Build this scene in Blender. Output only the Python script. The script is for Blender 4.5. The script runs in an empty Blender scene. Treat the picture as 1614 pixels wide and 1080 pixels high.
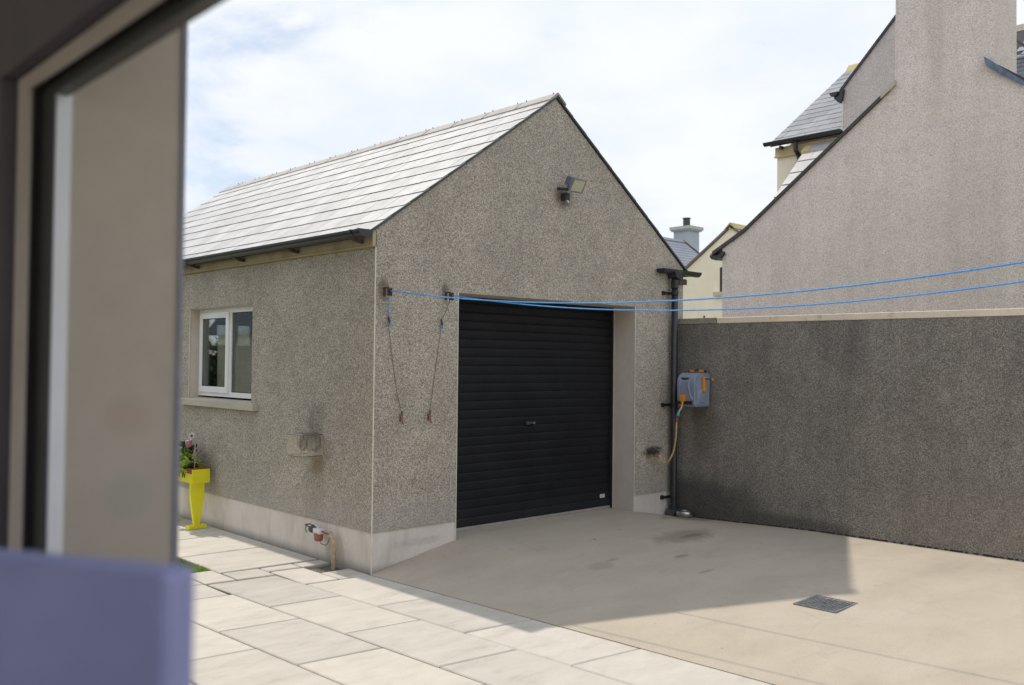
import bpy, math, random
from mathutils import Vector, Matrix
random.seed(7)
D = bpy.data
S = bpy.context.scene
C = S.collection
PI = math.pi

# ------------------------------------------------------------------ camera, sky, sun, exposure
cam_d = D.cameras.new('camera')
cam = D.objects.new('camera', cam_d); C.objects.link(cam)
cam_d.sensor_fit = 'HORIZONTAL'; cam_d.sensor_width = 36.0
cam_d.lens = 1444.0 / 1614.0 * 36.0
cam_d.clip_start = 0.05; cam_d.clip_end = 2000
right = Vector((0.72615176, -0.6874514, 0.01068632))
down = Vector((0.02328138, 0.00905203, -0.99968797))
fwd = Vector((0.68714016, 0.72617397, 0.02257797))
CAM = Vector((-4.00785, -5.75025, 1.6))
m = Matrix((right, -down, -fwd)).transposed().to_4x4()
m.translation = CAM
cam.matrix_world = m
cam_d.dof.use_dof = True
cam_d.dof.focus_distance = 8.3
cam_d.dof.aperture_fstop = 3.6
S.camera = cam

SUN_EL = math.radians(55.0)
SUN_AZ = math.radians(-1.2)          # from +Y towards +X
world = D.worlds.new('World'); S.world = world; world.use_nodes = True
wn = world.node_tree; wn.nodes.clear()
def W(t, **k):
    n = wn.nodes.new(t)
    for a, b in k.items(): setattr(n, a, b)
    return n
sky = W('ShaderNodeTexSky', sky_type='NISHITA', sun_disc=False)
sky.sun_elevation = SUN_EL; sky.sun_rotation = SUN_AZ
sky.air_density = 1.0; sky.dust_density = 1.6; sky.ozone_density = 1.0
bg1 = W('ShaderNodeBackground'); bg1.inputs[1].default_value = 0.125
wn.links.new(sky.outputs[0], bg1.inputs[0])
bg2 = W('ShaderNodeBackground')
bg2.inputs[1].default_value = 1.0
tc = W('ShaderNodeTexCoord')
sep = W('ShaderNodeSeparateXYZ'); wn.links.new(tc.outputs['Generated'], sep.inputs[0])
zz = W('ShaderNodeMath', operation='ADD'); wn.links.new(sep.outputs[2], zz.inputs[0]); zz.inputs[1].default_value = 0.22
zm = W('ShaderNodeMath', operation='MAXIMUM'); wn.links.new(zz.outputs[0], zm.inputs[0]); zm.inputs[1].default_value = 0.08
dx = W('ShaderNodeMath', operation='DIVIDE'); wn.links.new(sep.outputs[0], dx.inputs[0]); wn.links.new(zm.outputs[0], dx.inputs[1])
dy = W('ShaderNodeMath', operation='DIVIDE'); wn.links.new(sep.outputs[1], dy.inputs[0]); wn.links.new(zm.outputs[0], dy.inputs[1])
cmb = W('ShaderNodeCombineXYZ'); wn.links.new(dx.outputs[0], cmb.inputs[0]); wn.links.new(dy.outputs[0], cmb.inputs[1])
cmb.inputs[2].default_value = 15.6
n1 = W('ShaderNodeTexNoise'); n1.inputs['Scale'].default_value = 1.5; n1.inputs['Detail'].default_value = 7; n1.inputs['Roughness'].default_value = 0.56; n1.inputs['Distortion'].default_value = 0.35
wn.links.new(cmb.outputs[0], n1.inputs['Vector'])
r1 = W('ShaderNodeMapRange'); r1.inputs[1].default_value = 0.29; r1.inputs[2].default_value = 0.45; r1.interpolation_type = 'SMOOTHSTEP'
r1.inputs[3].default_value = 0.12
wn.links.new(n1.outputs[0], r1.inputs[0])
n2 = W('ShaderNodeTexNoise'); n2.inputs['Scale'].default_value = 3.1; n2.inputs['Detail'].default_value = 5; n2.inputs['Roughness'].default_value = 0.5
wn.links.new(cmb.outputs[0], n2.inputs['Vector'])
cr = W('ShaderNodeValToRGB'); cr.color_ramp.elements[0].position = 0.33; cr.color_ramp.elements[0].color = (0.82, 0.88, 0.97, 1)
cr.color_ramp.elements[1].position = 0.56; cr.color_ramp.elements[1].color = (0.925, 0.955, 0.99, 1)
wn.links.new(n2.outputs[0], cr.inputs[0]); wn.links.new(cr.outputs[0], bg2.inputs[0])
mx = W('ShaderNodeMixShader'); wn.links.new(r1.outputs[0], mx.inputs[0]); wn.links.new(bg1.outputs[0], mx.inputs[1]); wn.links.new(bg2.outputs[0], mx.inputs[2])
wo = W('ShaderNodeOutputWorld'); wn.links.new(mx.outputs[0], wo.inputs[0])

sl = D.lights.new('sun', 'SUN'); sl.energy = 3.0; sl.angle = math.radians(0.9); sl.color = (1.0, 0.905, 0.765)
so = D.objects.new('sun', sl); C.objects.link(so)
sdir = Vector((math.sin(SUN_AZ)*math.cos(SUN_EL), math.cos(SUN_AZ)*math.cos(SUN_EL), math.sin(SUN_EL)))
so.rotation_euler = sdir.to_track_quat('Z', 'Y').to_euler(); so.location = (0, 20, 30)
S.view_settings.view_transform = 'Standard'; S.view_settings.look = 'None'
S.view_settings.gamma = 1; S.view_settings.use_curve_mapping = False
S.view_settings.exposure = 0.06
S.render.engine = 'CYCLES'

# ------------------------------------------------------------------ materials
class NT:
    def __init__(s, name):
        s.m = D.materials.new(name); s.m.use_nodes = True; s.t = s.m.node_tree
        s.b = s.t.nodes['Principled BSDF']; s._pos = None
    def n(s, t, **k):
        x = s.t.nodes.new(t)
        for a, b in k.items(): setattr(x, a, b)
        return x
    def l(s, a, b): s.t.links.new(a, b)
    @property
    def pos(s):
        if s._pos is None: s._pos = s.n('ShaderNodeNewGeometry').outputs['Position']
        return s._pos
    def vec(s, scale=(1, 1, 1)):
        q = s.n('ShaderNodeVectorMath', operation='MULTIPLY'); s.l(s.pos, q.inputs[0]); q.inputs[1].default_value = scale
        return q.outputs[0]
    def noise(s, scale, detail=4, rough=0.55, v=None, dist=0):
        q = s.n('ShaderNodeTexNoise'); q.inputs['Scale'].default_value = scale; q.inputs['Detail'].default_value = detail
        q.inputs['Roughness'].default_value = rough; q.inputs['Distortion'].default_value = dist
        s.l(v or s.pos, q.inputs['Vector']); return q.outputs[0]
    def mr(s, v, a, b, c=0., d=1., smooth=True):
        q = s.n('ShaderNodeMapRange'); q.interpolation_type = 'SMOOTHSTEP' if smooth else 'LINEAR'
        s.l(v, q.inputs[0])
        for i, x in enumerate((a, b, c, d)): q.inputs[i+1].default_value = x
        return q.outputs[0]
    def math(s, op, a, b=None):
        q = s.n('ShaderNodeMath', operation=op)
        for i, x in enumerate((a, b)):
            if x is None: continue
            if isinstance(x, (int, float)): q.inputs[i].default_value = x
            else: s.l(x, q.inputs[i])
        return q.outputs[0]
    def mix(s, f, a, b, mode='MIX'):
        q = s.n('ShaderNodeMix', data_type='RGBA', blend_type=mode)
        for i, x in ((0, f), (6, a), (7, b)):
            if isinstance(x, (int, float)): q.inputs[i].default_value = x
            elif isinstance(x, tuple): q.inputs[i].default_value = (*x, 1) if len(x) == 3 else x
            else: s.l(x, q.inputs[i])
        return q.outputs[2]
    def ramp(s, v, *stops, const=False):
        q = s.n('ShaderNodeValToRGB'); e = q.color_ramp.elements
        if const: q.color_ramp.interpolation = 'CONSTANT'
        while len(e) < len(stops): e.new(0.5)
        for i, (p, c) in enumerate(stops): e[i].position = p; e[i].color = (*c, 1)
        s.l(v, q.inputs[0]); return q.outputs[0]
    def blob(s, c, r, wob=0.5, nscale=6):
        "soft stain mask round a place"
        q = s.n('ShaderNodeVectorMath', operation='SUBTRACT'); s.l(s.pos, q.inputs[0]); q.inputs[1].default_value = c
        w = s.n('ShaderNodeVectorMath', operation='DIVIDE'); s.l(q.outputs[0], w.inputs[0]); w.inputs[1].default_value = r
        ln = s.n('ShaderNodeVectorMath', operation='LENGTH'); s.l(w.outputs[0], ln.inputs[0])
        a = s.math('ADD', ln.outputs['Value'], s.math('MULTIPLY', s.math('SUBTRACT', s.noise(nscale, 4), 0.5), wob*2))
        return s.mr(a, 1.15, 0.45)
    def col(s, c):
        if isinstance(c, tuple): s.b.inputs['Base Color'].default_value = (*c, 1)
        else: s.l(c, s.b.inputs['Base Color'])
    def rough(s, r):
        if isinstance(r, (int, float)): s.b.inputs['Roughness'].default_value = r
        else: s.l(r, s.b.inputs['Roughness'])
    def bump(s, h, dist=0.003, st=0.6):
        q = s.n('ShaderNodeBump'); q.inputs['Distance'].default_value = dist; q.inputs['Strength'].default_value = st
        s.l(h, q.inputs['Height']); s.l(q.outputs[0], s.b.inputs['Normal'])
    def z(s):
        q = s.n('ShaderNodeSeparateXYZ'); s.l(s.pos, q.inputs[0]); return q.outputs

def plain(name, c, rough=0.5, metal=0.0, var=0.12, nscale=9, bump=0.0, bscale=60, objvar=0.0, spec=0.5, detail=4):
    t = NT(name)
    lo = tuple(x*(1-var) for x in c); hi = tuple(min(1, x*(1+var)) for x in c)
    k = t.mix(t.mr(t.noise(nscale, detail), .3, .7), lo, hi)
    if objvar:
        oi = t.n('ShaderNodeObjectInfo')
        f = t.mr(oi.outputs['Random'], 0, 1, 1-objvar, 1+objvar, False)
        mm = t.n('ShaderNodeVectorMath', operation='SCALE'); t.l(k, mm.inputs[0]); t.l(f, mm.inputs['Scale']); k = mm.outputs[0]
    t.col(k); t.rough(rough); t.b.inputs['Metallic'].default_value = metal
    t.b.inputs['Specular IOR Level'].default_value = spec
    if bump: t.bump(t.noise(bscale, 3), bump, 0.7)
    return t

def dash(name, dark, mid, light, scale=95, big=0.12, bump=0.004, tint=None, spec=0.3):
    "pebble dash: every grain its own tone, grains stand proud"
    t = NT(name)
    v = t.n('ShaderNodeTexVoronoi'); v.inputs['Scale'].default_value = scale; t.l(t.pos, v.inputs['Vector'])
    sp = t.n('ShaderNodeSeparateColor'); t.l(v.outputs['Color'], sp.inputs[0])
    c1 = t.ramp(sp.outputs[0], (0.0, dark), (0.30, tuple((a+b)/2 for a, b in zip(dark, mid))), (0.6, mid), (1.0, light))
    warm = t.mix(sp.outputs[1], (1.06, 1.0, 0.92), (0.93, 0.98, 1.07))
    c1 = t.mix(1.0, c1, warm, 'MULTIPLY')
    n = t.noise(1.3, 5, 0.6); n3 = t.noise(7.0, 4, 0.6)
    f = t.mr(n, .25, .75, 1-big, 1+big); f2 = t.mr(n3, .25, .75, 1-big*.6, 1+big*.6)
    ff = t.math('MULTIPLY', f, f2)
    mm = t.n('ShaderNodeVectorMath', operation='SCALE'); t.l(c1, mm.inputs[0]); t.l(ff, mm.inputs['Scale'])
    t.out = mm.outputs[0]
    t.col(t.out); t.rough(0.88); t.b.inputs['Specular IOR Level'].default_value = spec
    t.bump(t.math('SUBTRACT', 1.0, v.outputs['Distance']), bump, 0.9)
    return t

M = {}
# garage pebble dash with soot and rust round the flue, damp under the floodlight
t = dash('pebble_dash_garage', (.20, .187, .165), (.43, .392, .335), (.63, .577, .49), 150, bump=.0022)
k = t.out
zz_ = t.z()[2]
k = t.mix(t.math('MULTIPLY', t.blob((0, .80, 1.13), (.3, .17, .16), .35), .24), k, (.075, .07, .09))
k = t.mix(t.math('MULTIPLY', t.blob((0, .77, .75), (.3, .13, .10), .4), .5), k, (.20, .13, .055))
k = t.mix(t.math('MULTIPLY', t.blob((0, .83, .55), (.3, .22, .3), .5), .22), k, (.12, .095, .07))
k = t.mix(t.math('MULTIPLY', t.blob((2.06, 0, 3.12), (.13, .3, .12), .3), .55), k, (.10, .07, .055))
k = t.mix(t.math('MULTIPLY', t.blob((0.08, 0, 2.15), (.06, .3, .10), .3), .6), k, (.09, .06, .05))
k = t.mix(t.math('MULTIPLY', t.blob((0.686, 0, 2.17), (.05, .3, .09), .3), .6), k, (.07, .06, .055))
k = t.mix(t.math('MULTIPLY', t.blob((3.40, 0, .73), (.16, .3, .055), .8, 22), .85), k, (.03, .03, .03))
k = t.mix(t.mr(zz_, .62, .36, 0, .33), k, (.40, .385, .375))
t.col(k); M['dash'] = t.m
# boundary wall: dark weathered dash
t = dash('pebble_dash_boundary', (.12, .115, .107), (.245, .232, .211), (.38, .36, .325), 150, big=.14, bump=.002)
k = t.out
sx = t.n('ShaderNodeVectorMath', operation='MULTIPLY'); t.l(t.pos, sx.inputs[0]); sx.inputs[1].default_value = (2.2, 2.2, .55)
streak = t.mr(t.noise(1.0, 5, .6, sx.outputs[0]), .45, .68)
topm = t.mr(t.z()[2], 1.15, 1.9)
k = t.mix(t.math('MULTIPLY', t.math('MULTIPLY', streak, topm), .38), k, (.035, .036, .045))
k = t.mix(t.math('MULTIPLY', t.blob((3.8, -.2, .2), (.6, 1.0, .32), .25, 3), .66), k, (.045, .044, .042))
k = t.mix(t.math('MULTIPLY', t.blob((3.8, -1.3, .1), (.6, .75, .13), .25, 3), .55), k, (.05, .048, .045))
k = t.mix(t.math('MULTIPLY', t.blob((3.9, -3.1, .38), (.6, 1.2, .40), .3, 3), .18), k, (.25, .215, .17))
k = t.mix(t.math('MULTIPLY', t.blob((3.8, -.35, 1.05), (.6, .2, .4), .4, 3), .4), k, (.10, .075, .045))
t.col(k); M['dash_dark'] = t.m
# neighbour's dash
t = dash('pebble_dash_neighbour', (.54, .475, .43), (.77, .68, .62), (.87, .79, .72), 105, big=.05, bump=.0035)
k = t.out
sx = t.n('ShaderNodeVectorMath', operation='MULTIPLY'); t.l(t.pos, sx.inputs[0]); sx.inputs[1].default_value = (1.6, 1.6, .22)
st = t.mr(t.noise(1.6, 5, .6, sx.outputs[0]), .48, .72)
k = t.mix(t.math('MULTIPLY', st, .12), k, (.42, .37, .35))
k = t.mix(t.math('MULTIPLY', t.blob((8.03, -.93, 6.1), (.5, .16, 1.3), .6, 3), .17), k, (.24, .22, .215))
k = t.mix(t.math('MULTIPLY', t.blob((8.0, -1.4, 3.4), (.5, .5, 1.2), .5, 2), .14), k, (.40, .34, .34))
t.col(k); M['dash_pale'] = t.m
t = dash('pebble_dash_neighbour_side', (.43, .39, .375), (.58, .525, .50), (.70, .64, .60), 80, big=.05, bump=.003)
M['dash_mid'] = t.m

def smooth(name, c, overlay=None, var=.08, bump=.0015):
    t = NT(name)
    a = t.mix(t.mr(t.noise(2.2, 6, .62), .3, .7), tuple(x*(1-var) for x in c), tuple(min(1, x*(1+var)) for x in c))
    a = t.mix(t.mr(t.noise(24, 4, .6), .35, .75, 0, .35), a, tuple(x*.86 for x in c))
    if overlay: a = overlay(t, a)
    t.col(a); t.rough(.85); t.b.inputs['Specular IOR Level'].default_value = .3
    t.bump(t.noise(140, 3), bump, .6); return t.m
def pl_stain(t, a):
    v = t.n('ShaderNodeVectorMath', operation='MULTIPLY'); t.l(t.pos, v.inputs[0]); v.inputs[1].default_value = (5, 5, 1.2)
    s_ = t.mr(t.noise(2., 5, .6, v.outputs[0]), .45, .75)
    a = t.mix(t.math('MULTIPLY', s_, .38), a, (.46, .41, .35))
    a = t.mix(t.mr(t.z()[2], .085, -.01, 0, .55), a, (.17, .155, .14))
    a = t.mix(t.mr(t.z()[2], .285, .312, 0, .5), a, (.32, .27, .16))
    a = t.mix(t.math('MULTIPLY', t.blob((.45, 0, .19), (.33, .2, .035), .9, 14), .2), a, (.22, .20, .19))
    return t.mix(t.math('MULTIPLY', t.blob((0, .52, .08), (.3, .13, .2), .5), .35), a, (.22, .165, .10))
M['plinth'] = smooth('smooth_plinth_render', (.70, .65, .61), pl_stain)
M['reveal'] = smooth('smooth_reveal_render', (.66, .60, .56), lambda t, a: t.mix(t.mr(t.z()[2], 1.75, 2.1, 0, .5), a, (.60, .51, .36)))
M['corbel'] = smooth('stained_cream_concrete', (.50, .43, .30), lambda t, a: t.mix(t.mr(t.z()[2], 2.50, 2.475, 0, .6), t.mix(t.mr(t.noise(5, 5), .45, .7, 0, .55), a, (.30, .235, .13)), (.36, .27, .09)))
M['sill'] = smooth('cast_concrete_sill', (.52, .48, .41))
M['housewall'] = smooth('beige_smooth_render', (.52, .46, .375), lambda t, a: t.mix(t.math('MULTIPLY', t.blob((-3.57, -4.6, 1.53), (.035, .1, .028), .1), .22), t.mix(t.math('MULTIPLY', t.blob((-3.57, -4.6, 1.43), (.035, .1, .032), .1), .25), a, (.30, .36, .27)), (.42, .22, .16)), bump=.0008)  # faint red and green smudges, painted stand-ins for blurred shapes
M['cream'] = smooth('cream_painted_render', (.86, .79, .64), var=.04)
M['creamband'] = smooth('ochre_stained_eaves_band', (.56, .45, .25), var=.14)
M['coping'] = smooth('pale_coping_concrete', (.80, .71, .58), lambda t, a: t.mix(t.mr(t.noise(8, 6, .7), .54, .70, 0, .5), a, (.38, .32, .25)))
M['coping_old'] = smooth('lichened_coping_concrete', (.33, .31, .27), lambda t, a: t.mix(t.mr(t.noise(30, 6, .7), .45, .6, 0, .7), a, (.20, .19, .13)))
M['chimgrey'] = smooth('blue_grey_chimney_render', (.46, .50, .55), var=.04)
M['chimcap'] = smooth('chimney_cap_concrete', (.52, .52, .50), var=.04)
M['mortar'] = smooth('ridge_mortar', (.42, .41, .395), lambda t, a: t.mix(t.mr(t.noise(20, 5, .7), .5, .65, 0, .5), a, (.36, .29, .19)))
M['yellow_ridge'] = smooth('lichened_ridge_tile', (.46, .38, .20))

def slate_mat(name, c, rough=.42, objvar=.06, spec=.5, sc=5):
    t = plain(name, c, rough, var=.1, nscale=sc, objvar=objvar, spec=spec, bump=.0012, bscale=40)
    t.rough(t.mr(t.noise(11, 5), .3, .7, rough-.06, rough+.1)); return t.m
M['slate'] = slate_mat('fibre_slate_pale_grey', (.35, .36, .385), .40, .12)
M['slate_blue'] = slate_mat('natural_slate_blue_grey', (.22, .235, .27), .42, .16)
M['slate_pale'] = slate_mat('pale_fibre_slate', (.42, .42, .43), .4, .05)
M['roof_far'] = slate_mat('far_slate_blue_grey', (.23, .25, .30), .5, .05)
M['deck'] = plain('roofing_felt', (.02, .02, .025), .8).m
M['gutter'] = plain('black_plastic_gutter', (.022, .026, .032), .32, var=.2).m
M['verge'] = plain('dark_green_verge', (.045, .06, .06), .5, var=.2).m
M['iron_brown'] = plain('brown_iron_bracket', (.07, .055, .045), .7, var=.3).m
M['rust'] = plain('rusted_iron', (.15, .10, .075), .85, var=.45, nscale=60, bump=.001, bscale=200).m
M['old_iron'] = plain('blackened_iron', (.065, .045, .04), .85, var=.4, nscale=80).m
M['paint_bead'] = plain('white_corner_bead', (.74, .70, .62), .5, var=.08).m
M['upvc'] = plain('white_upvc', (.86, .87, .89), .3, var=.03).m
M['gasket'] = plain('black_rubber_gasket', (.02, .02, .022), .6).m
t = plain('black_coated_steel', (.017, .018, .021), .38, var=.25, nscale=3, spec=.22)
t.rough(t.mr(t.noise(4, 5), .3, .7, .5, .62)); t.bump(t.noise(18, 3), .001, .3)
dust = t.mr(t.z()[2], .42, .16, 0, .12)
t.col(t.mix(dust, t.mix(t.mr(t.noise(3, 5), .3, .7), (.009, .0095, .012), (.013, .014, .017)), (.10, .105, .12)))
M['shutter'] = t.m
M['alu'] = plain('dull_aluminium', (.42, .41, .39), .45, .3, var=.1).m
M['chrome'] = plain('chrome', (.62, .62, .63), .22, 1.0, var=.05).m
M['steel'] = plain('brushed_steel', (.5, .5, .52), .3, 1.0, var=.1).m
M['galv'] = plain('galvanised_wire', (.50, .46, .40), .5, .0, var=.25, nscale=40).m
M['black'] = plain('black_plastic', (.02, .02, .022), .45).m
M['dark_metal'] = plain('dark_painted_metal', (.05, .05, .055), .5, var=.3).m
M['white'] = plain('white_label', (.72, .72, .73), .5, var=.03).m
M['red'] = plain('red_filter_bowl', (.36, .12, .09), .35, var=.1).m
M['lagging'] = plain('cream_pipe_lagging', (.46, .37, .24), .7, var=.2, nscale=25, bump=.002, bscale=60).m
M['copper'] = plain('tarnished_copper', (.14, .09, .055), .5, .6, var=.3).m
M['brass'] = plain('brass_tap', (.45, .30, .13), .4, .8, var=.2).m
M['yellow'] = plain('yellow_gloss_paint', (.86, .80, .02), .38, var=.05, nscale=6).m
M['terracotta'] = plain('red_brown_trough', (.26, .055, .045), .5, var=.12).m
M['soil'] = plain('potting_soil', (.045, .03, .02), .95, var=.4, nscale=80, bump=.004).m
M['ink'] = plain('black_painted_letter', (.015, .015, .012), .6).m
t = plain('plant_leaf', (.27, .42, .04), .5, var=.3, nscale=30, objvar=.35); t.b.inputs['Subsurface Weight'].default_value = 0; M['leaf'] = t.m
M['leaf_dark'] = plain('dark_plant_leaf', (.03, .075, .035), .5, var=.3, nscale=30, objvar=.3).m
M['petal'] = plain('white_ornament_petal', (.78, .76, .80), .5, var=.08, nscale=20).m
M['pink'] = plain('pink_ornament', (.42, .19, .27), .5, var=.12).m
M['rope'] = plain('blue_nylon_rope', (.06, .33, .80), .35, var=.18, nscale=70).m
M['rope_old'] = plain('grey_weathered_rope', (.13, .13, .135), .8, var=.3, nscale=60).m
M['reel'] = plain('blue_grey_reel_plastic', (.25, .30, .41), .42, var=.05).m
M['orange'] = plain('amber_plastic', (.72, .27, .015), .4, var=.06).m
M['cyan'] = plain('cyan_plastic', (.05, .42, .50), .4).m
M['hose'] = plain('tan_garden_hose', (.58, .37, .16), .45, var=.15, nscale=30).m
M['grey_pipe'] = plain('grey_conduit', (.30, .28, .25), .5, var=.15).m
M['lead'] = plain('lead_flashing', (.12, .17, .24), .45, .3, var=.3, nscale=8).m
M['lamp_blue'] = plain('weathered_blue_grey_housing', (.15, .19, .27), .45, .2, var=.5, nscale=45).m
M['interior_floor'] = plain('interior_floor', (.34, .27, .20), .6).m
M['interior_wall'] = plain('interior_backlit_paint', (.20, .175, .185), .8, var=.05).m  # window wall darker than the room: its backlit shade is put into the colour
M['room_paint'] = plain('pale_room_paint', (.62, .58, .52), .8, var=.04).m
M['frame_dark'] = plain('anthracite_frame', (.075, .075, .07), .45, var=.1).m
M['frame_trim'] = plain('beige_frame_trim', (.72, .62, .52), .5, var=.05).m
M['blue_fabric'] = plain('blue_violet_upholstery', (.37, .39, .70), .8, var=.12, nscale=6, bump=.0015, bscale=220).m
M['wood'] = plain('dark_wood', (.07, .04, .025), .45, var=.3).m
M['garage_in'] = plain('garage_blockwork', (.20, .18, .15), .9, var=.15).m
M['box_mat'] = plain('cardboard', (.30, .2, .11), .8).m
M['hedge'] = plain('hedge_leaf', (.055, .10, .03), .6, var=.4, nscale=3, objvar=.2).m
M['iron_cover'] = plain('cast_iron_cover', (.22, .235, .26), .5, .35, var=.2, nscale=30).m
# glass
t = NT('window_glass'); t.b.inputs['Roughness'].default_value = 0.0
t.b.inputs['Base Color'].default_value = (.9, .95, .93, 1); t.b.inputs['Transmission Weight'].default_value = 0
tr = t.n('ShaderNodeBsdfTransparent'); tr.inputs[0].default_value = (.88, .93, .92, 1)
gl = t.n('ShaderNodeBsdfGlossy'); gl.inputs['Roughness'].default_value = .01; gl.inputs[0].default_value = (.95, .98, 1.0, 1)
fr = t.n('ShaderNodeFresnel'); fr.inputs[0].default_value = 1.52
ms = t.n('ShaderNodeMixShader'); t.l(t.math('MINIMUM', t.math('MULTIPLY', fr.outputs[0], 1.5), .9), ms.inputs[0]); t.l(tr.outputs[0], ms.inputs[1]); t.l(gl.outputs[0], ms.inputs[2])
t.l(ms.outputs[0], t.t.nodes['Material Output'].inputs[0]); M['glass'] = t.m
t = NT('lamp_glass'); t.col((.55, .55, .45)); t.rough(.12); M['lampglass'] = t.m

# paving
t = NT('sandy_paving_slab')
oi = t.n('ShaderNodeObjectInfo').outputs['Random']
vv = t.n('ShaderNodeVectorMath', operation='MULTIPLY'); t.l(t.pos, vv.inputs[0]); vv.inputs[1].default_value = (1.0, 2.4, 1)
off = t.n('ShaderNodeVectorMath', operation='ADD'); t.l(vv.outputs[0], off.inputs[0])
cc_ = t.n('ShaderNodeCombineXYZ'); t.l(t.math('MULTIPLY', oi, 40.), cc_.inputs[2]); t.l(cc_.outputs[0], off.inputs[1])
n_ = t.noise(3.2, 7, .66, off.outputs[0], .25)
k = t.ramp(n_, (.25, (.42, .40, .36)), (.45, (.525, .50, .46)), (.7, (.59, .565, .525)))
k = t.mix(t.mr(t.noise(1.1, 5, .6), .5, .72, 0, .35), k, (.44, .42, .37))
k = t.mix(t.mr(t.noise(60, 3, .7), .62, .74, 0, .6), k, (.26, .24, .21))
f = t.mr(oi, 0, 1, .86, 1.04, False)
mm = t.n('ShaderNodeVectorMath', operation='SCALE'); t.l(k, mm.inputs[0]); t.l(f, mm.inputs['Scale'])
t.col(mm.outputs[0]); t.rough(.8); t.b.inputs['Specular IOR Level'].default_value = .35; t.bump(t.math('ADD', n_, t.math('MULTIPLY', t.noise(70, 4), .3)), .0035, .5); M['slab'] = t.m
M['bedding'] = plain('dark_joint_bedding', (.03, .027, .024), .95, var=.3, nscale=60).m
# concrete apron
t = NT('brushed_concrete')
v2 = t.n('ShaderNodeVectorMath', operation='MULTIPLY'); t.l(t.pos, v2.inputs[0]); v2.inputs[1].default_value = (1, 2.2, 1)
n_ = t.noise(1.5, 7, .62, v2.outputs[0], .4)
k = t.ramp(n_, (.28, (.41, .365, .305)), (.5, (.46, .41, .345)), (.72, (.495, .445, .38)))
k = t.mix(t.mr(t.noise(9, 6, .7), .52, .75, 0, .30), k, (.31, .275, .225))
k = t.mix(t.mr(t.noise(170, 3, .75), .48, .66, 0, .34), k, (.25, .225, .20))
for c_, r_, a_, cc in (((2.62, -.96, .1), (.46, .19, .4), .52, (.17, .155, .125)), ((2.70, -.98, .1), (.16, .05, .3), .5, (.11, .10, .085)),
                   ((3.45, -.40, .05), (.55, .13, .3), .55, (.15, .14, .11)), ((3.45, -.2, .05), (.3, .12, .3), .45, (.12, .11, .09)),
                   ((2.05, -1.35, .1), (.09, .035, .2), .4, (.12, .11, .10)), ((1.30, -1.16, .1), (.17, .09, .2), .3, (.22, .20, .18)), ((1.5, -1.1, .1), (.1, .03, .2), .4, (.18, .17, .15)),
                   ((1.8, -1.75, .1), (.11, .025, .2), .5, (.2, .18, .15)), ((3.2, -3.0, .0), (.7, .25, .3), .22, (.29, .26, .22)), ((2.3, -.5, .1), (.03, .015, .2), .4, (.2, .07, .07))):
    k = t.mix(t.math('MULTIPLY', t.blob(c_, r_, .55, 7), a_), k, cc)
cv = t.n('ShaderNodeTexVoronoi', feature='DISTANCE_TO_EDGE'); cv.inputs['Scale'].default_value = .42
wv = t.n('ShaderNodeVectorMath', operation='ADD'); t.l(t.pos, wv.inputs[0]); nv_ = t.n('ShaderNodeTexNoise'); nv_.inputs['Scale'].default_value = 3.5; nv_.inputs['Detail'].default_value = 6; t.l(t.pos, nv_.inputs['Vector'])
sc_ = t.n('ShaderNodeVectorMath', operation='SCALE'); t.l(nv_.outputs['Color'], sc_.inputs[0]); sc_.inputs['Scale'].default_value = .12; t.l(sc_.outputs[0], wv.inputs[1]); t.l(wv.outputs[0], cv.inputs['Vector'])
k = t.mix(t.math('MULTIPLY', t.mr(cv.outputs['Distance'], .0035, .001), t.mr(t.noise(.9, 2), .55, .68, 0, .16)), k, (.2, .17, .14))
vs = t.n('ShaderNodeTexVoronoi'); vs.inputs['Scale'].default_value = 2.2; t.l(t.pos, vs.inputs['Vector'])
k = t.mix(t.mr(vs.outputs['Distance'], .045, .025, 0, .7), k, (.09, .08, .07))
vs = t.n('ShaderNodeTexVoronoi'); vs.inputs['Scale'].default_value = 5.7; t.l(t.pos, vs.inputs['Vector'])
k = t.mix(t.mr(vs.outputs['Distance'], .05, .03, 0, .55), k, (.12, .10, .09))
t.col(k); t.rough(.82); t.b.inputs['Specular IOR Level'].default_value = .35
t.bump(t.math('ADD', t.noise(130, 3), t.math('MULTIPLY', t.noise(12, 4), .8)), .006, .6); M['concrete'] = t.m
t = plain('lawn_soil', (.05, .075, .02), .95, var=.35, nscale=12, bump=.01); M['lawn'] = t.m
M['grass'] = plain('grass_blade', (.27, .40, .05), .55, var=.3, nscale=6).m
M['earth'] = plain('far_ground', (.16, .16, .11), .95, var=.3, nscale=.4).m
M['gravel'] = plain('gravel', (.14, .13, .11), .9, var=.6, nscale=90, bump=.01, bscale=90).m

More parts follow.
